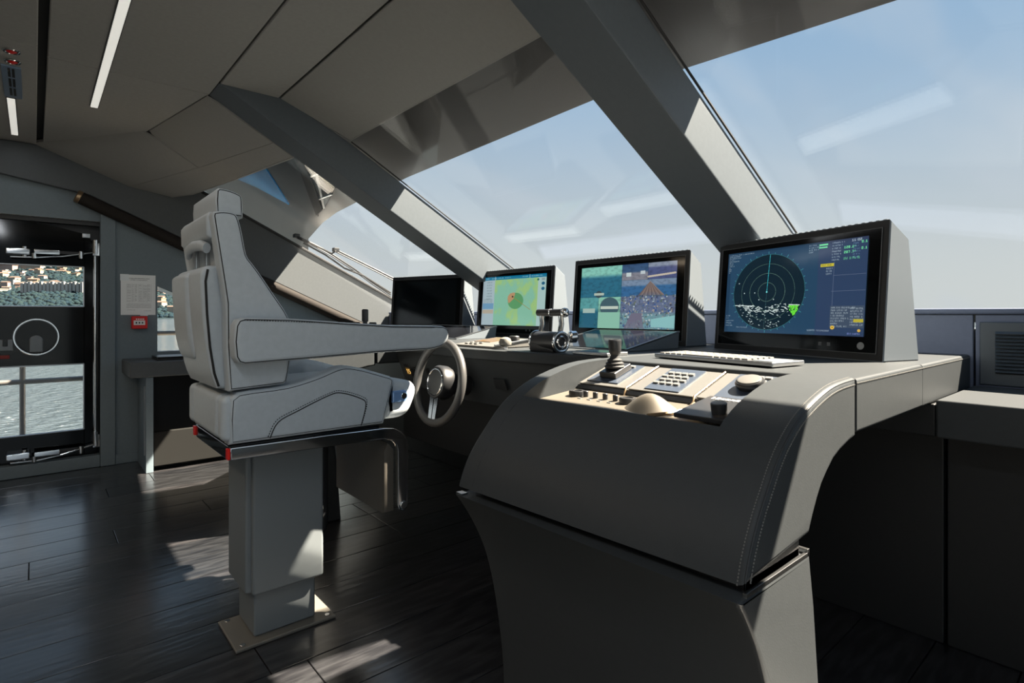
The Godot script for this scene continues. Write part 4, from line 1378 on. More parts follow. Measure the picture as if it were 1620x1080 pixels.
	im.fill_rect(Rect2i(510, 276, 128, 90), E8(64, 74, 92))
	for k in 8: words(im, rng, 514, 280 + k * 11, [90, 60, 66, 54, 70, 50, 30, 66][k], 7, grey)
	for k in 7: words(im, rng, 588, 284 + k * 11, 44, 7, grey)
	im.fill_rect(Rect2i(600, 330, 36, 13), E8(190, 176, 40))
	dot(im, 522, 366, 8, E8(235, 190, 60))
	dot(im, 522, 366, 2, E8(40, 40, 30))
	dot(im, 622, 376, 6, E8(225, 180, 70))
	words(im, rng, 580, 386, 50, 7, E8(150, 160, 235))
	words(im, rng, 420, 376, 90, 7, grey)
	return ImageTexture.create_from_image(im)
func chart_tex() -> ImageTexture:
	var w := 512
	var h := 384
	var im := Image.create(w, h, false, Image.FORMAT_RGBA8)
	var n := FastNoiseLite.new()
	n.seed = 4
	n.frequency = 0.008
	for j in h:
		for i in w:
			var f := n.get_noise_2d(i, j * 0.6)
			im.set_pixel(i, j, E8(140, 198, 172).lerp(E8(166, 206, 132), smoothstep(-0.15, 0.3, f + (i - 250) / 900.0 - (j - 120) / 900.0)))
	im.fill_rect(Rect2i(0, 20, 104, 364), E8(176, 194, 204))
	im.fill_rect(Rect2i(452, 20, 60, 364), E8(178, 208, 206))
	im.fill_rect(Rect2i(0, 0, 512, 26), E8(16, 118, 158))
	var rng := RandomNumberGenerator.new()
	rng.seed = 5
	for x in [8, 74, 130, 190, 330, 400, 440]: words(im, rng, x, 8, 44, 9, E8(190, 230, 240))
	im.fill_rect(Rect2i(104, 0, 3, 26), E8(230, 244, 250))
	im.fill_rect(Rect2i(386, 0, 3, 26), E8(200, 230, 240))
	for k in 7: words(im, rng, 34, 38 + k * 22, 46, 10, E8(90, 104, 112))
	for k in 3: words(im, rng, 12, 176 + k * 12, 76, 8, E8(96, 110, 116))
	im.fill_rect(Rect2i(4, 210, 96, 46), E8(116, 160, 196))
	im.fill_rect(Rect2i(4, 262, 96, 30), E8(190, 176, 160))
	dot(im, 284, 196, 62, E8(94, 160, 104))
	for k in 300:
		var a := rng.randf_range(PI * 0.75, PI * 1.6)
		var r := rng.randf_range(0, 56)
		dot(im, 264 + cos(a) * r * 0.8, 178 + sin(a) * r * 0.8, 4, E8(196, 150, 110))
	seg(im, Vector2(262, 166), Vector2(400, 262), 1.6, E8(170, 140, 60))
	dot(im, 259, 163, 7, E8(60, 34, 26))
	for k in 60: dot(im, rng.randf_range(110, 450), rng.randf_range(40, 380), 1.0, E8(110, 140, 130))
	dot(im, 490, 72, 12, E8(20, 90, 130))
	dot(im, 490, 110, 12, E8(20, 90, 130))
	im.fill_rect(Rect2i(478, 32, 24, 18), E8(150, 166, 170))
	dot(im, 452, 42, 8, E8(40, 110, 90))
	return ImageTexture.create_from_image(im)
func camera_tex() -> ImageTexture:
	var w := 512
	var h := 352
	var im := Image.create(w, h, false, Image.FORMAT_RGBA8)
	var n := FastNoiseLite.new()
	n.seed = 9
	n.frequency = 0.03
	var cells := [
		[0, 0, 238, 176, E8(146, 214, 196), E8(46, 112, 138), 0.30], [0, 176, 112, 176, E8(96, 168, 168), E8(40, 104, 126), 0.4], [112, 176, 126, 176, E8(150, 212, 186), E8(120, 170, 150), 0.35],
		[238, 0, 136, 88, E8(60, 88, 128), E8(142, 140, 150), 0.5], [374, 0, 138, 88, E8(150, 160, 180), E8(84, 90, 136), 0.25],
		[238, 88, 274, 88, E8(130, 150, 176), E8(58, 108, 158), 0.35], [238, 176, 274, 176, E8(110, 120, 150), E8(120, 160, 168), 0.5]]
	for c in cells:
		for j in range(c[1], c[1] + c[3]):
			for i in range(c[0], c[0] + c[2]):
				var f: float = float(j - c[1]) / float(c[3])
				var col: Color = c[4].lerp(c[5], smoothstep(c[6] - 0.06, c[6] + 0.1, f))
				im.set_pixel(i, j, col.darkened(clampf(n.get_noise_2d(i, j * 1.5) * 0.25 + 0.02, 0, 0.4)))
	var rng := RandomNumberGenerator.new()
	rng.seed = 3
	# what the cameras show: a tender, a deck house, stairs and crowded quays, all a few pixels wide
	dot(im, 112, 160, 20, E8(56, 70, 76))
	im.fill_rect(Rect2i(84, 152, 58, 14), E8(190, 205, 190))
	im.fill_rect(Rect2i(20, 240, 74, 26), E8(176, 200, 190))
	im.fill_rect(Rect2i(26, 268, 66, 84), E8(40, 100, 124))
	dot(im, 176, 232, 54, E8(70, 96, 104))
	im.fill_rect(Rect2i(126, 228, 100, 16), E8(210, 222, 206))
	im.fill_rect(Rect2i(112, 262, 126, 90), E8(150, 205, 180))
	im.fill_rect(Rect2i(262, 46, 26, 22), E8(214, 226, 226))
	im.fill_rect(Rect2i(336, 40, 24, 18), E8(206, 216, 220))
	for k in 30: seg(im, Vector2(388, 100), Vector2(330 + k * 4.4, 174), 1.5, E8(110, 90, 84).lerp(E8(160, 140, 130), float(k % 5) / 5))
	seg(im, Vector2(376, 74), Vector2(505, 62), 5, E8(214, 200, 180))
	for k in 420:
		var x := rng.randi_range(240, 508)
		var y := rng.randi_range(170, 348)
		im.fill_rect(Rect2i(x, y, rng.randi_range(2, 9), rng.randi_range(2, 12)), [E8(70, 72, 96), E8(190, 205, 210), E8(120, 130, 150), E8(96, 110, 90), E8(60, 90, 150), E8(170, 160, 150)][rng.randi_range(0, 5)])
	for k in 26: seg(im, Vector2(300 + k * 2, 268), Vector2(262 + k * 4, 350), 1.4, E8(120, 114, 134))
	for k in 40: seg(im, Vector2(400, 300 + k), Vector2(510, 280 + k * 1.6), 1.4, E8(150, 205, 205))
	for c in cells:
		im.fill_rect(Rect2i(c[0], c[1], c[2], 1), E8(30, 50, 60))
		im.fill_rect(Rect2i(c[0], c[1], 1, c[3]), E8(30, 50, 60))
	return ImageTexture.create_from_image(im)

func screen_mat(called: String, tex: Texture2D, e: float) -> StandardMaterial3D:
	var m := mat(called, Color(0.01, 0.01, 0.012), 0.10, 0.0, 0.5)
	m.texture_repeat = false
	m.emission_enabled = true
	m.emission = Color.BLACK
	m.emission_texture = tex
	m.emission_energy_multiplier = e
	return m

func monitor(label: String, x: float, z: float, yaw: float, y0: float, screen: Material, lit: Color) -> void:
	var t := thing("monitor", label, "monitor", Vector3.ZERO, "navigation monitors on the dashboard")
	var W := 0.735
	var H := 0.45
	var lean := 0.036
	# local: x to the right, y up, z towards the viewer
	var side := pv([[0.0, 0.0], [-lean, H], [-0.125, H - 0.058], [-0.175, 0.0]])
	var fr := Transform3D(Basis(V(0, 0, 1), V(0, 1, 0), V(1, 0, 0)), V(0, 0, 0))
	part(t, "case", mb().prism(side, -W / 2, W / 2, fr, 0.004, 1), M.case_metal)
	var up := V(0, H, -lean).normalized()
	var n := V(0, lean, H).normalized()
	var o := V(0, 0.0, 0)
	var at := func(u: float, v: float, d: float) -> Vector3: return V(-W / 2 + u * W, 0, 0) + up * (v * 0.4515) + n * d
	var bz := [at.call(0.03, 0.055, 0.0), at.call(0.97, 0.055, 0.0), at.call(0.97, 0.945, 0.0), at.call(0.03, 0.945, 0.0)]
	part(t, "front_glass", mb().slab(bz, 0.004, n), M.black_gloss)
	var rim := mb()
	for k in 4: rim.tube([bz[k] + n * 0.004, bz[(k + 1) % 4] + n * 0.004], 0.0015, 4)
	part(t, "rim", rim, M.case_edge)
	part(t, "front_frame", mb().slab([at.call(0.003, 0.006, 0.0), at.call(0.997, 0.006, 0.0), at.call(0.997, 0.994, 0.0), at.call(0.003, 0.994, 0.0)], 0.0015, n), M.black_satin)
	if screen:
		picture(t, "display_screen", at.call(0.078, 0.17, 0.0046), at.call(0.912, 0.17, 0.0046), at.call(0.912, 0.90, 0.0046), at.call(0.078, 0.90, 0.0046), screen)
		var l := AreaLight3D.new()
		l.name = "screen_light"
		l.area_size = Vector2(0.6, 0.32)
		l.area_normalize_energy = true
		l.light_energy = 0.03
		l.light_color = lit
		l.area_range = 12.0
		l.area_attenuation = 2.0
		l.shadow_enabled = true
		t.add_child(l)
		l.transform = Transform3D(Basis(V(1, 0, 0), up, n), at.call(0.5, 0.53, 0.012))
	else:
		part(t, "display_screen", mb().slab([at.call(0.078, 0.17, 0.004), at.call(0.912, 0.17, 0.004), at.call(0.912, 0.90, 0.004), at.call(0.078, 0.90, 0.004)], 0.0006, n), M.screen_off)
	for k in 2: part(t, "touch_key", mb().rbox(at.call(0.70 + k * 0.045, 0.105, 0.0045), V(0.012, 0.012, 0.001)), M.case_edge)
	part(t, "power_key", mb().cyl(at.call(0.90, 0.105, 0.003), at.call(0.90, 0.105, 0.0052), 0.012, 18), M.brushed)
	var fins := mb()
	for k in 30:
		fins.rbox(V(-W / 2 + 0.02 + k * (W - 0.04) / 29.0, H - 0.001, -lean - 0.008), V(0.012, 0.007, 0.012), 0.001)
	part(t, "vent_fins", fins, M.case_metal)
	t.position = V(x, y0, z)
	t.rotation.y = yaw - PI / 2

# ---------------------------------------------------------------- things on the dashboard
func gear_() -> void:
	# steering wheel
	var wc := V(1.325, 0.806, -2.03)
	var ax := V(-0.985, 0.17, 0).normalized()
	var wu := V(0.17, 0.985, 0).normalized()
	var wr := V(0, 0, 1)
	var t := thing("steering_wheel", "black leather steering wheel with a chrome ringed hub and broad spoke", "steering wheel", wc)
	var ring := []
	for k in 48:
		var a := TAU * k / 48.0
		ring.append(wc + wr * cos(a) * 0.172 + wu * sin(a) * 0.172)
	part(t, "rim", mb().tube(ring, 0.0185, 14, true), M.wheel_leather)
	var B := Basis(wr, -ax * -1.0, wr.cross(ax))
	var hx := Transform3D(Basis(wr, ax, wr.cross(ax)), wc - ax * 0.05)
	part(t, "hub", mb().lathe([Vector2(0.0, 0), Vector2(0.066, 0), Vector2(0.074, 0.02), Vector2(0.074, 0.055), Vector2(0.066, 0.068), Vector2(0.0, 0.068)], 32, hx), M.black_satin)
	var hr := []
	for k in 32: hr.append(wc + ax * 0.019 + wr * cos(TAU * k / 32) * 0.056 + wu * sin(TAU * k / 32) * 0.056)
	part(t, "hub_ring", mb().tube(hr, 0.004, 8, true), M.chrome)
	part(t, "column", mb().cyl(wc - ax * 0.045, wc - ax * 0.155, 0.045, 24, 0.004), M.black_satin)
	for dirs in [[-PI / 2, 0.030, 0.026]]:
		var d := wr * cos(dirs[0]) + wu * sin(dirs[0])
		var cr := ax.cross(d).normalized()
		var w0: float = dirs[1]
		var sp := mb()
		if dirs[0] < 0:
			for s in [-1.0, 1.0]:
				sp.loft([PackedVector3Array([wc + d * 0.05 + cr * (s * 0.017 - 0.014), wc + d * 0.05 + cr * (s * 0.017 + 0.014), wc + d * 0.05 + cr * (s * 0.017 + 0.014) + ax * 0.012, wc + d * 0.05 + cr * (s * 0.017 - 0.014) + ax * 0.012]), PackedVector3Array([wc + d * 0.166 + cr * (s * 0.014 - 0.011), wc + d * 0.166 + cr * (s * 0.014 + 0.011), wc + d * 0.166 + cr * (s * 0.014 + 0.011) + ax * 0.010, wc + d * 0.166 + cr * (s * 0.014 - 0.011) + ax * 0.010])])
			part(t, "spoke", sp, M.chrome)
		else:
			part(t, "spoke", mb().tube([wc + d * 0.05, wc + d * 0.165], w0, 8, false, Vector2(1.0, 0.35), ax), M.black_satin)
	# engine throttle
	var h := thing("throttle_lever", "chrome and black engine throttle with a T-shaped double handle", "throttle", V(1.60, 0.95, -1.60))
	var c0 := on(838, 545, 1, 0.989) ; var c1 := on(890, 543, 1, 0.989)
	var tc := V(1.572, 0.991, -1.605)
	var a0 := tc + V(0.01, 0, -0.082)
	var a1 := tc + V(-0.01, 0, 0.082)
	part(h, "body", mb().cyl(a0, a1, 0.040, 30, 0.006).box2(V(tc.x - 0.034, 0.95, tc.z - 0.075), V(tc.x + 0.034, 0.985, tc.z + 0.06), 0.004), M.black_satin)
	var dd := (a1 - a0).normalized()
	var du := V(0, 1, 0)
	var dl := du.cross(dd)
	for s in [0, 1]:
		var cc: Vector3 = (a0 + dd * 0.006) if s == 0 else (a1 - dd * 0.002)
		var rr := []
		for k in 30: rr.append(cc + du * cos(TAU * k / 30) * 0.037 + dl * sin(TAU * k / 30) * 0.037)
		part(h, "chrome_ring", mb().tube(rr, 0.007, 10, true), M.chrome)
		var ri := []
		for k in 24: ri.append(cc + (dd if s else -dd) * 0.003 + du * cos(TAU * k / 24) * 0.020 + dl * sin(TAU * k / 24) * 0.020)
		part(h, "inner_ring", mb().tube(ri, 0.006, 8, true), M.chrome)
	for s in [-0.058, 0.052]:
		var b := tc + V(0.012, 0.03, s)
		part(h, "lever_arm", mb().tube([b, b + V(0.01, 0.04, 0), b + V(0.005, 0.08, 0)], 0.013, 10, false, Vector2(1.0, 0.6)), M.chrome)
	var hb := tc + V(0.016, 0.116, 0)
	part(h, "handle", mb().cyl(hb + V(0, 0, -0.08), hb + V(0, 0, -0.003), 0.0145, 18, 0.004).cyl(hb + V(0, 0, 0.003), hb + V(0, 0, 0.066), 0.0145, 18, 0.004), M.black_satin)
	part(h, "handle_end", mb().cyl(hb + V(0, 0, -0.003), hb + V(0, 0, 0.003), 0.0155, 18, 0.001).lathe([Vector2(0, -0.02), Vector2(0.012, -0.016), Vector2(0.018, -0.006), Vector2(0.018, 0.006), Vector2(0.012, 0.016), Vector2(0, 0.02)], 18, Transform3D(Basis(), hb + V(0, 0, 0.076))), M.chrome)
	part(h, "side_knob", mb().cyl(tc + V(0.03, 0.02, 0.085), tc + V(0.06, 0.02, 0.10), 0.024, 20, 0.006), M.chrome)
	# stop knob beside it
	var k0 := V(1.53, 0.95, -1.825)
	var kt := thing("mushroom_knob", "grey mushroom shaped push knob beside the throttle", "knob", k0)
	part(kt, "stem", mb().cyl(k0, k0 + V(0, 0.03, 0), 0.010, 14), M.chrome)
	part(kt, "cap", mb().lathe([Vector2(0.0, 0.0), Vector2(0.014, 0.0), Vector2(0.026, 0.008), Vector2(0.028, 0.020), Vector2(0.022, 0.034), Vector2(0.010, 0.040), Vector2(0.0, 0.041)], 22, Transform3D(Basis(), k0 + V(0, 0.012, 0))), M.stone_grey)
	# control unit tray between the wheel and the throttle
	var u := thing("autopilot_unit", "silver framed sloping control unit behind the steering wheel", "control unit", V(1.62, 0.95, -2.02))
	var up := [[1.50, 0.952], [1.76, 0.952], [1.76, 0.985], [1.50, 0.960]]
	part(u, "housing", mb().prism(pv(up), -2.17, -1.87, XY, 0.003, 1), M.silver_panel)
	var sy := func(x: float) -> float: return 0.960 + (x - 1.50) / 0.26 * 0.025
	part(u, "display_glass", mb().slab([V(1.60, sy.call(1.60), -2.14), V(1.74, sy.call(1.74), -2.14), V(1.74, sy.call(1.74), -2.02), V(1.60, sy.call(1.60), -2.02)], 0.003, Vector3.UP), M.bronze_glass)
	for i in 3:
		for j in 2:
			var x: float = 1.53 + j * 0.03
			part(u, "key", mb().rbox(V(x, sy.call(x) + 0.003, -2.10 + i * 0.035), V(0.014, 0.006, 0.022), 0.001), M.key_cap)
	part(u, "rotary_knob", mb().cyl(V(1.69, sy.call(1.69), -1.95), V(1.69, sy.call(1.69) + 0.022, -1.95), 0.024, 22, 0.004), M.black_plastic)
	part(u, "side_strip", mb().tube([V(1.505, 0.966, -1.868), V(1.76, 0.990, -1.868)], 0.004, 6), M.brushed)
	# wedge shaped dark touch panels before the middle monitors
	var wedge := func(label: String, x0: float, x1: float, z0: float, z1: float, hgt: float) -> void:
		var w := thing("wedge_panel", label, "touch panel", V((x0 + x1) / 2, 0.95, (z0 + z1) / 2))
		part(w, "body", mb().prism(pv([[x0, 0.95], [x1, 0.95], [x1 + 0.01, 0.95 + hgt], [x0, 0.956]]), z0, z1, XY, 0.002, 1), M.case_metal)
		part(w, "glass_top", mb().slab([V(x0 + 0.006, 0.9575, z0 + 0.012), V(x1 + 0.004, 0.949 + hgt, z0 + 0.012), V(x1 + 0.004, 0.949 + hgt, z1 - 0.012), V(x0 + 0.006, 0.9575, z1 - 0.012)], 0.003, Vector3.UP), M.panel_glass)
		for z in [z0 + 0.005, z1 - 0.005]:
			part(w, "edge_strip", mb().slab([V(x0, 0.956, z - 0.006), V(x1 + 0.01, 0.95 + hgt, z - 0.006), V(x1 + 0.01, 0.95 + hgt, z + 0.006), V(x0, 0.956, z + 0.006)], 0.005, Vector3.UP), M.brushed)
		part(w, "back_strip", mb().box2(V(x1 + 0.004, 0.948 + hgt, z0), V(x1 + 0.012, 0.953 + hgt, z1)), M.brushed)
	wedge.call("dark glass wedge panel before the camera view monitor", 1.79, 2.15, -1.86, -1.38, 0.072)
	wedge.call("dark glass wedge panel before the chart monitor", 1.90, 2.2, -3.45, -2.72, 0.072)
	# flat phone-like pads
	var pd := func(label: String, c: Vector3, sx: float, sz: float) -> void:
		var p := thing("flat_pad", label, "pad", c)
		part(p, "frame", mb().rbox(c + V(0, 0.006, 0), V(sx, 0.012, sz), 0.004, 2), M.brushed)
		part(p, "glass", mb().rbox(c + V(0, 0.0125, 0), V(sx - 0.02, 0.002, sz - 0.02), 0.001), M.panel_glass)
	pd.call("flat silver edged pad beside the throttle on the wing console side", V(1.60, 0.95, -1.36), 0.12, 0.17)
	pd.call("flat silver edged pad between the mushroom knob and the throttle", V(1.68, 0.95, -1.74), 0.10, 0.09)
	# keyboard
	var kt2 := thing("keyboard", "slim silver computer keyboard lying before the radar monitor", "keyboard", V(1.64, 0.952, -0.88))
	var kc := V(1.655, 0.953, -0.90)
	var yaw := -0.16
	var kz := V(sin(yaw), 0, cos(yaw)); var kx := V(cos(yaw), 0, -sin(yaw))
	var KB := Basis(kx, V(0, 1, 0), kz)
	part(kt2, "body", mb().rbox(V(0, 0.007, 0), V(0.155, 0.014, 0.44), 0.004, 2, Transform3D(KB, kc)), M.brushed)
	for i in 5:
		for j in 14:
			if i == 0 and j > 3 and j < 9: continue
			part(kt2, "key", mb().rbox(V(-0.056 + i * 0.027, 0.0155, -0.195 + j * 0.0245), V(0.020, 0.006, 0.020), 0.0015, 1, Transform3D(KB, kc)), M.key_cap)
	part(kt2, "key", mb().rbox(V(-0.056, 0.0155, -0.195 + 6 * 0.0245), V(0.020, 0.006, 0.118), 0.0015, 1, Transform3D(KB, kc)), M.key_cap)
	part(kt2, "touchpad", mb().rbox(V(-0.01, 0.0145, 0.178), V(0.10, 0.002, 0.06), 0.0008, 1, Transform3D(KB, kc)), M.case_metal)

# ---------------------------------------------------------------- outside
func wiper(label: String, pts: Array, tips: Array) -> void:
	var pn := Vector3(0.54, 1, -0.146)
	var k := 3.325 + 0.05
	var w := thing("wiper", label, "wiper", onp(pts[0][0], pts[0][1], pn, k))
	var a := []
	for p in pts: a.append(onp(p[0], p[1], pn, k))
	part(w, "arm", mb().tube(a, 0.008, 8), M.black_satin)
	var off := []
	for p in pts: off.append(onp(p[0], p[1] + 3.2, pn, k - 0.008))
	part(w, "second_rod", mb().tube(off, 0.005, 8), M.black_satin)
	var b := []
	for p in tips: b.append(onp(p[0], p[1], pn, k - 0.03))
	part(w, "blade", mb().tube(b, 0.008, 6), M.rubber)
	part(w, "joint", mb().rbox(a[0], V(0.05, 0.035, 0.05), 0.008, 1), M.black_satin)

func outside() -> void:
	# port coaming under the side pane, deck, rails
	var S := on(385, 340, 2, -4.95); var S2 := on(615, 470, 2, -4.95)
	var d := (S2 - S).normalized()
	var co := thing("coaming", "white painted coaming outside the port pane", "coaming", S)
	var up := V(0.44, 0.9, 0).normalized()
	part(co, "strip", mb().slab([S - d * 0.25 + V(0, -0.01, -0.17), S2 + d * 0.6 + V(0, -0.01, -0.17), S2 + d * 0.6 + V(0.0, 0.075, -0.30), S - d * 0.25 + V(0, 0.075, -0.30)], 0.02, Vector3.UP), M.white_paint)
	part(co, "side_plating", mb().prism(pv([[1.7, -0.06], [3.2, -0.06], [3.2, 0.93], [1.7, 1.66]]), -5.20, -5.15, XY), M.white_paint)
	part(co, "rubbing_strip", mb().tube([S - d * 0.25 + V(0, 0.085, -0.29), S2 + d * 0.6 + V(0, 0.085, -0.29)], 0.010, 6), M.rubber)
	wiper("long black windscreen wiper with a double arm on the port pane", [[531, 395], [560, 409], [590, 424], [622, 440]], [[470, 374], [500, 389], [525, 401], [531, 397]])
	wiper("black windscreen wiper lying low along the port pane", [[469, 373], [500, 388], [525, 402], [560, 425], [590, 447], [618, 466]], [[480, 384], [515, 403], [545, 424], [575, 436], [618, 463]])
	var dk := thing("side_deck", "pale side deck outside the port door", "deck", V(0, -0.1, -5.7))
	part(dk, "deck_slab", mb().box2(V(-4.0, -0.30, -6.2), V(4.2, -0.06, -5.15)), M.deck_teak)
	part(dk, "bulwark", mb().box2(V(-4.0, -0.06, -6.26), V(4.2, 0.06, -6.14), 0.01), M.white_paint)
	var rl := thing("deck_rail", "steel guard rail along the port side deck", "railing", V(0, 0.06, -6.2))
	for y in [0.535, 0.92]:
		part(rl, "rail", mb().tube([V(-4.0, y, -6.2), V(4.0, y, -6.2)], 0.022, 12), M.rail_steel)
	for x in [-2.08, -0.074, 2.0, 3.5]:
		part(rl, "post", mb().cyl(V(x, 0.062, -6.2), V(x, 0.92, -6.2), 0.020, 12), M.rail_steel)
	# sea
	var s := mb()
	s.quad(V(-3500, -5.0, 3500), V(3500, -5.0, 3500), V(3500, -5.0, -3500), V(-3500, -5.0, -3500))
	var sea := single("sea", "rippled silver-blue sea", "sea", s, M.sea, "", "stuff")
	hill()

func hill() -> void:
	var n := FastNoiseLite.new()
	n.seed = 6
	n.frequency = 0.0035
	var n2 := FastNoiseLite.new()
	n2.seed = 16
	n2.frequency = 0.02
	# bearings as pixels across the frame, distance from 770 m outwards
	var hgt := func(px: float, dist: float) -> float:
		var f := (dist - 770.0) / 900.0
		var crest := 1.0 - 0.32 * smoothstep(90.0, 300.0, px)
		var p: Vector3 = ray(px, PY0) * dist
		return -5.0 + crest * (150.0 * pow(clampf(f, 0, 1), 0.8) + clampf(f * 6.0, 0, 1) * (14.0 + 26.0 * n.get_noise_2d(p.x, p.z)) * (0.3 + f)) + 2.0 * n2.get_noise_2d(p.x, p.z) * clampf(f * 20, 0, 1)
	var at := func(px: float, dist: float) -> Vector3:
		var r := ray(px, PY0)
		var p := Vector3(r.x, 0, r.z) * dist
		return V(p.x, hgt.call(px, dist), p.z)
	var m := mb()
	var cols := 70
	var rows := 34
	var P := []
	for j in rows + 1:
		var row := []
		for i in cols + 1:
			row.append(at.call(lerpf(-220, 480, float(i) / cols), lerpf(765, 1700, pow(float(j) / rows, 1.2))))
		P.append(row)
	for j in rows:
		for i in cols:
			m.quad(P[j][i], P[j][i + 1], P[j + 1][i + 1], P[j + 1][i])
	single("hillside", "wooded hillside rising beyond the sea, blue haze put into its colour", "hill", m, M.hill, "", "structure", Vector3.ZERO, 80.0)
	# woodland: tree crowns nobody could count
	var rng := RandomNumberGenerator.new()
	rng.seed = 31
	var crown := mb()
	crown.lathe([Vector2(0, -0.2), Vector2(0.8, 0.0), Vector2(1.0, 0.4), Vector2(0.75, 0.85), Vector2(0.35, 1.1), Vector2(0, 1.2)], 7)
	var mm := MultiMesh.new()
	mm.transform_format = MultiMesh.TRANSFORM_3D
	mm.use_colors = true
	mm.mesh = crown.mesh(70.0)
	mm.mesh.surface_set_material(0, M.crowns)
	mm.instance_count = 16000
	for i in 16000:
		var px := rng.randf_range(-60, 330)
		var q: Vector3 = at.call(px, lerpf(775, 1690, pow(rng.randf(), 1.25)))
		var r := rng.randf_range(1.6, 4.2)
		mm.set_instance_transform(i, Transform3D(Basis(V(r, 0, 0), V(0, r * rng.randf_range(0.7, 1.3), 0), V(0, 0, r)), q - V(0, 1, 0)))
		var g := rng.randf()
		mm.set_instance_color(i, Color(0.008, 0.017, 0.024).lerp(Color(0.014, 0.024, 0.024), g))  # blue distance haze is mixed into the crown colours
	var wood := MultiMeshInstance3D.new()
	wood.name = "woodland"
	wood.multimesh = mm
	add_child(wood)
	tag(wood, "dark trees covering the hillside, blue haze put into their colour", "trees", "", "stuff")
	# houses
	var face := -V(cos(AIM), 0, -sin(AIM))
	var walls := [["cream", M.house_cream], ["white", M.house_white], ["pale pink", M.house_pink], ["ochre", M.house_ochre]]
	var placed := [[at.call(88, 905), 62.0], [at.call(10, 1270), 26.0], [at.call(52, 1290), 28.0]]
	var made := 0
	var tries := 0
	while made < 74 and tries < 4000:
		tries += 1
		var low: bool = made >= 62
		var px := rng.randf_range(245, 310) if low else rng.randf_range(-25, 140)
		var py := rng.randf_range(462, 499) if low else rng.randf_range(420, 484)
		var q: Vector3 = at.call(px, lerpf(800, 1420, clampf((497.0 - py) / 80.0, 0, 1)))
		var w := rng.randf_range(6, 17)
		var ok := true
		for p in placed:
			if (p[0] - q).length() < p[1] * 0.75 + w * 0.75: ok = false
		if not ok: continue
		placed.append([q, w])
		made += 1
		house(q, w, rng.randf_range(4.0, 9.5), walls[rng.randi_range(0, 3)], rng.randf() < 0.55, rng.randf_range(-0.5, 0.5))
	# the big ones: a long arcaded block, two hotels
	var blk := thing("apartment_block", "long cream apartment block with a row of bays low on the hillside", "building", at.call(88, 905))
	var b0: Vector3 = at.call(88, 905)
	var L := ray(0, PY0).cross(Vector3.UP)
	var rt := V(sin(AIM), 0, cos(AIM))
	var fw := V(cos(AIM), 0, -sin(AIM))
	var BB := Basis(rt, V(0, 1, 0), -fw)
	part(blk, "wall", mb().rbox(V(0, 4, 0), V(104, 17, 12), 0.0, 1, Transform3D(BB, b0)), M.house_cream)
	for k in 17:
		part(blk, "bay", mb().rbox(V(-48 + k * 6.0, 5.0 + (k % 3) * 1.2, 6.5), V(4.4, 17, 4.0), 0.3, 1, Transform3D(BB, b0)), M.house_white)
	for k in 16:
		for r in 3:
			part(blk, "window", mb().rbox(V(-45 + k * 6.0, 2.0 + r * 4.0, 6.05), V(1.6, 2.2, 0.3), 0.0, 1, Transform3D(BB, b0)), M.house_window)
	for e in [["long salmon hotel block high on the hillside", 10, 1270, 40.0, M.house_pink], ["long pale orange hotel block high on the hillside", 52, 1290, 46.0, M.house_cream]]:
		var h0: Vector3 = at.call(e[1], e[2])
		var ht := thing("hotel", e[0], "building", h0)
		part(ht, "wall", mb().rbox(V(0, 7, 0), V(e[3], 16, 14), 0.0, 1, Transform3D(BB, h0)), e[4])
		part(ht, "roof", mb().rbox(V(0, 15.6, 0), V(e[3] + 2, 1.4, 16), 0.0, 1, Transform3D(BB, h0)), M.roof_orange)
		for k in 8:
			for r in 3: part(ht, "window", mb().rbox(V((k - 3.5) * e[3] / 8.5, 3.0 + r * 4.2, 7.05), V(2.2, 2.4, 0.3), 0.0, 1, Transform3D(BB, h0)), M.house_window)

func house(q: Vector3, w: float, h: float, wall: Array, tiled: bool, turn: float) -> void:
	var floors := int(h / 3.0)
	var label := "%s %s-storey %s house with %s roof on the hillside" % ["narrow" if w < 9.0 else "broad" if w > 13.0 else "middle-sized", ["one", "one", "two", "three"][floors], wall[0], "an orange tiled" if tiled else "a flat"]
	var t := thing("hillside_house", label, "house", q, "houses on the hillside: " + label)
	var rt := V(sin(AIM), 0, cos(AIM)).rotated(Vector3.UP, turn)
	var BB := Basis(rt, V(0, 1, 0), rt.cross(V(0, 1, 0)))
	var X := Transform3D(BB, q)
	var dp := w * 0.7
	part(t, "wall", mb().rbox(V(0, h / 2 - 2, 0), V(w, h + 4, dp), 0.0, 1, X), wall[1])
	if not tiled:
		part(t, "roof", mb().rbox(V(0, h + 0.3, 0), V(w + 1, 0.7, dp + 1), 0.0, 1, X), wall[1])
	else:
		part(t, "roof", mb().prism(pv([[-dp / 2 - 0.6, h], [dp / 2 + 0.6, h], [0, h + dp * 0.2]]), -w / 2 - 0.5, w / 2 + 0.5, X * Transform3D(Basis(V(0, 0, 1), V(0, 1, 0), V(1, 0, 0)), Vector3.ZERO)), M.roof_orange)
	var nwin := maxi(int(w / 4.0), 1)
	for k in nwin:
		for r in maxi(floors, 1):
			part(t, "window", mb().rbox(V((k - (nwin - 1) / 2.0) * 3.6, 1.4 + r * 2.9, dp / 2 + 0.02), V(1.3, 1.5, 0.2), 0.0, 1, X), M.house_window)

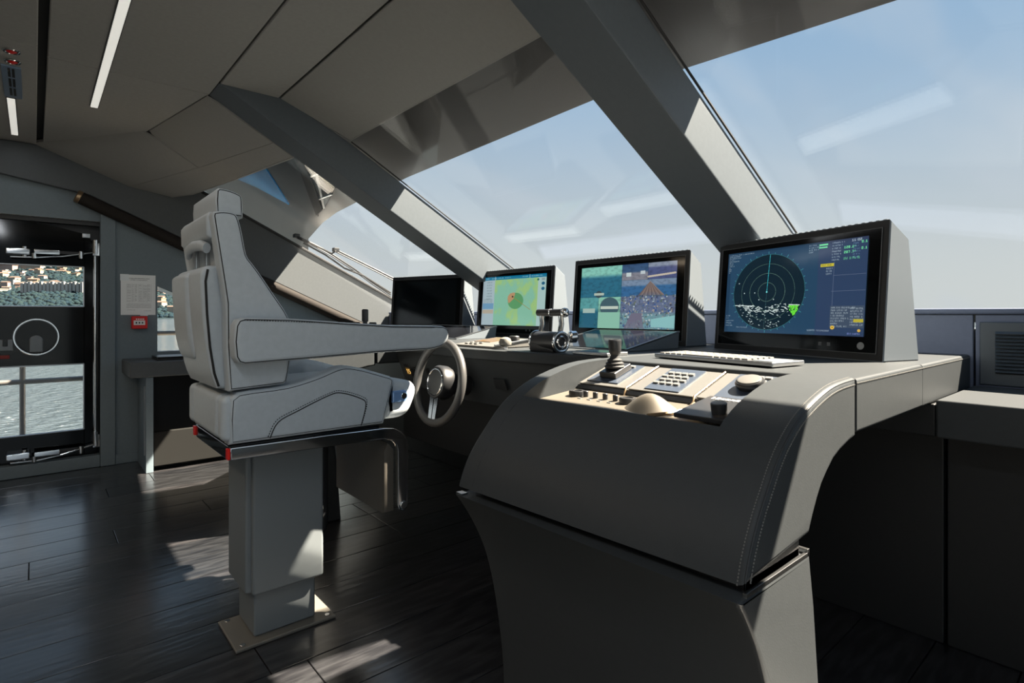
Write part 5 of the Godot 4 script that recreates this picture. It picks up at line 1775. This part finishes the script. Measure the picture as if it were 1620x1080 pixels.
func more_materials() -> void:
	glow("led", E8(226, 224, 216), 0.75)
	leather("brown_leather", E8(44, 41, 39), 0.7, 0.2)
	leather("slate_leather", E8(88, 97, 118), 0.5)
	mat("blue_panel", E8(24, 122, 190), 0.25)
	mat("red_dark", E8(120, 24, 22), 0.5)
	mat("paper_plain", E8(226, 230, 232), 0.6)
	mat("tape", E8(225, 232, 236), 0.15)
	mat("drawer_grey", E8(36, 36, 35), 0.7, 0.0, 0.15)
	mat("vent_metal", E8(120, 136, 156), 0.3, 0.6)
	mat("vent_slate", E8(58, 66, 74), 0.45)
	mat("plate_metal", E8(120, 116, 108), 0.4, 0.3)
	mat("column_grey", E8(108, 114, 117), 0.45)
	leather("foot_leather", E8(84, 80, 74), 0.45)
	mat("unit_slate", E8(54, 62, 74), 0.4)
	mat("shelf_bronze", E8(96, 91, 82), 0.45, 0.2)
	glow("amber_dim", E8(96, 74, 36), 0.5)
	glow("amber", E8(255, 200, 110), 0.9)
	mat("case_edge", E8(110, 112, 114), 0.3, 0.5)
	mat("screen_off", E8(8, 14, 18), 0.08)
	mat("stone_grey", E8(104, 102, 96), 0.5)
	mat("bronze_glass", E8(96, 78, 56), 0.2)
	mat("panel_glass", E8(20, 22, 26), 0.07)
	mat("rail_steel", E8(120, 116, 112), 0.35, 0.5)
	mat("deck_teak", E8(206, 196, 178), 0.6)
	var s := mat("sea", E8(58, 66, 71), 0.10, 0.0, 0.5)
	s.uv1_triplanar = true
	s.uv1_world_triplanar = true
	s.uv1_scale = Vector3(0.06, 0.06, 0.09)
	s.heightmap_enabled = true
	s.heightmap_texture = noise_tex(0.012, FastNoiseLite.TYPE_SIMPLEX_SMOOTH, 1024, 1024, 6, null, 77)
	s.heightmap_scale = 40.0
	mat("hill", E8(30, 40, 43), 0.9, 0.0, 0.1)  # ground colour has the blue haze of distance put in
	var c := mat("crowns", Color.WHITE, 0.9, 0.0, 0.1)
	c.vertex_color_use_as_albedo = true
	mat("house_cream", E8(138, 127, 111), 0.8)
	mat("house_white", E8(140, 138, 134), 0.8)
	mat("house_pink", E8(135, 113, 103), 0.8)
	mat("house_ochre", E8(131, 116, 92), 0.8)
	mat("roof_orange", E8(98, 75, 63), 0.8)
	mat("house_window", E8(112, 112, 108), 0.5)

func _ready() -> void:
	world()
	materials()
	more_materials()
	floor_()
	ceiling_()
	beam("trim_4", "broad grey leather beam down the windscreen on the port side", -3.065, -3.28)
	beam("trim_5", "broad grey leather beam down the windscreen behind the radar monitor", -1.06, -1.275)
	windows_()
	walls_()
	roof_overhang()
	door_()
	wall_things()
	dash_()
	var helm_wing := wing("wing_console", "curved dark leather console wing beside the helm with instruments sunk in its top", -0.46, -1.25, true)
	wing("wing_console", "curved leather console wing on the far side of the helm chair", -3.65, -2.86, false)
	wing_instruments(helm_wing)
	vent_()
	chair_()
	monitor("black monitor that is switched off, beyond the armrest", 2.297, -3.72, 0.292, 0.95, null, Color.WHITE)
	monitor("monitor showing a green sea chart", 2.372, -2.774, 0.028, 0.95, screen_mat("chart_screen", chart_tex(), 0.75), Color(0.7, 1.0, 0.85))
	monitor("monitor showing a grid of camera views", 2.280, -1.785, -0.018, 0.95, screen_mat("camera_screen", camera_tex(), 0.75), Color(0.6, 0.85, 1.0))
	monitor("monitor showing a round radar picture", 2.125, -0.911, -0.318, 0.95, screen_mat("radar_screen", radar_tex(), 0.9), Color(0.5, 0.8, 1.0))
	gear_()
	ceiling_things()
	outside()
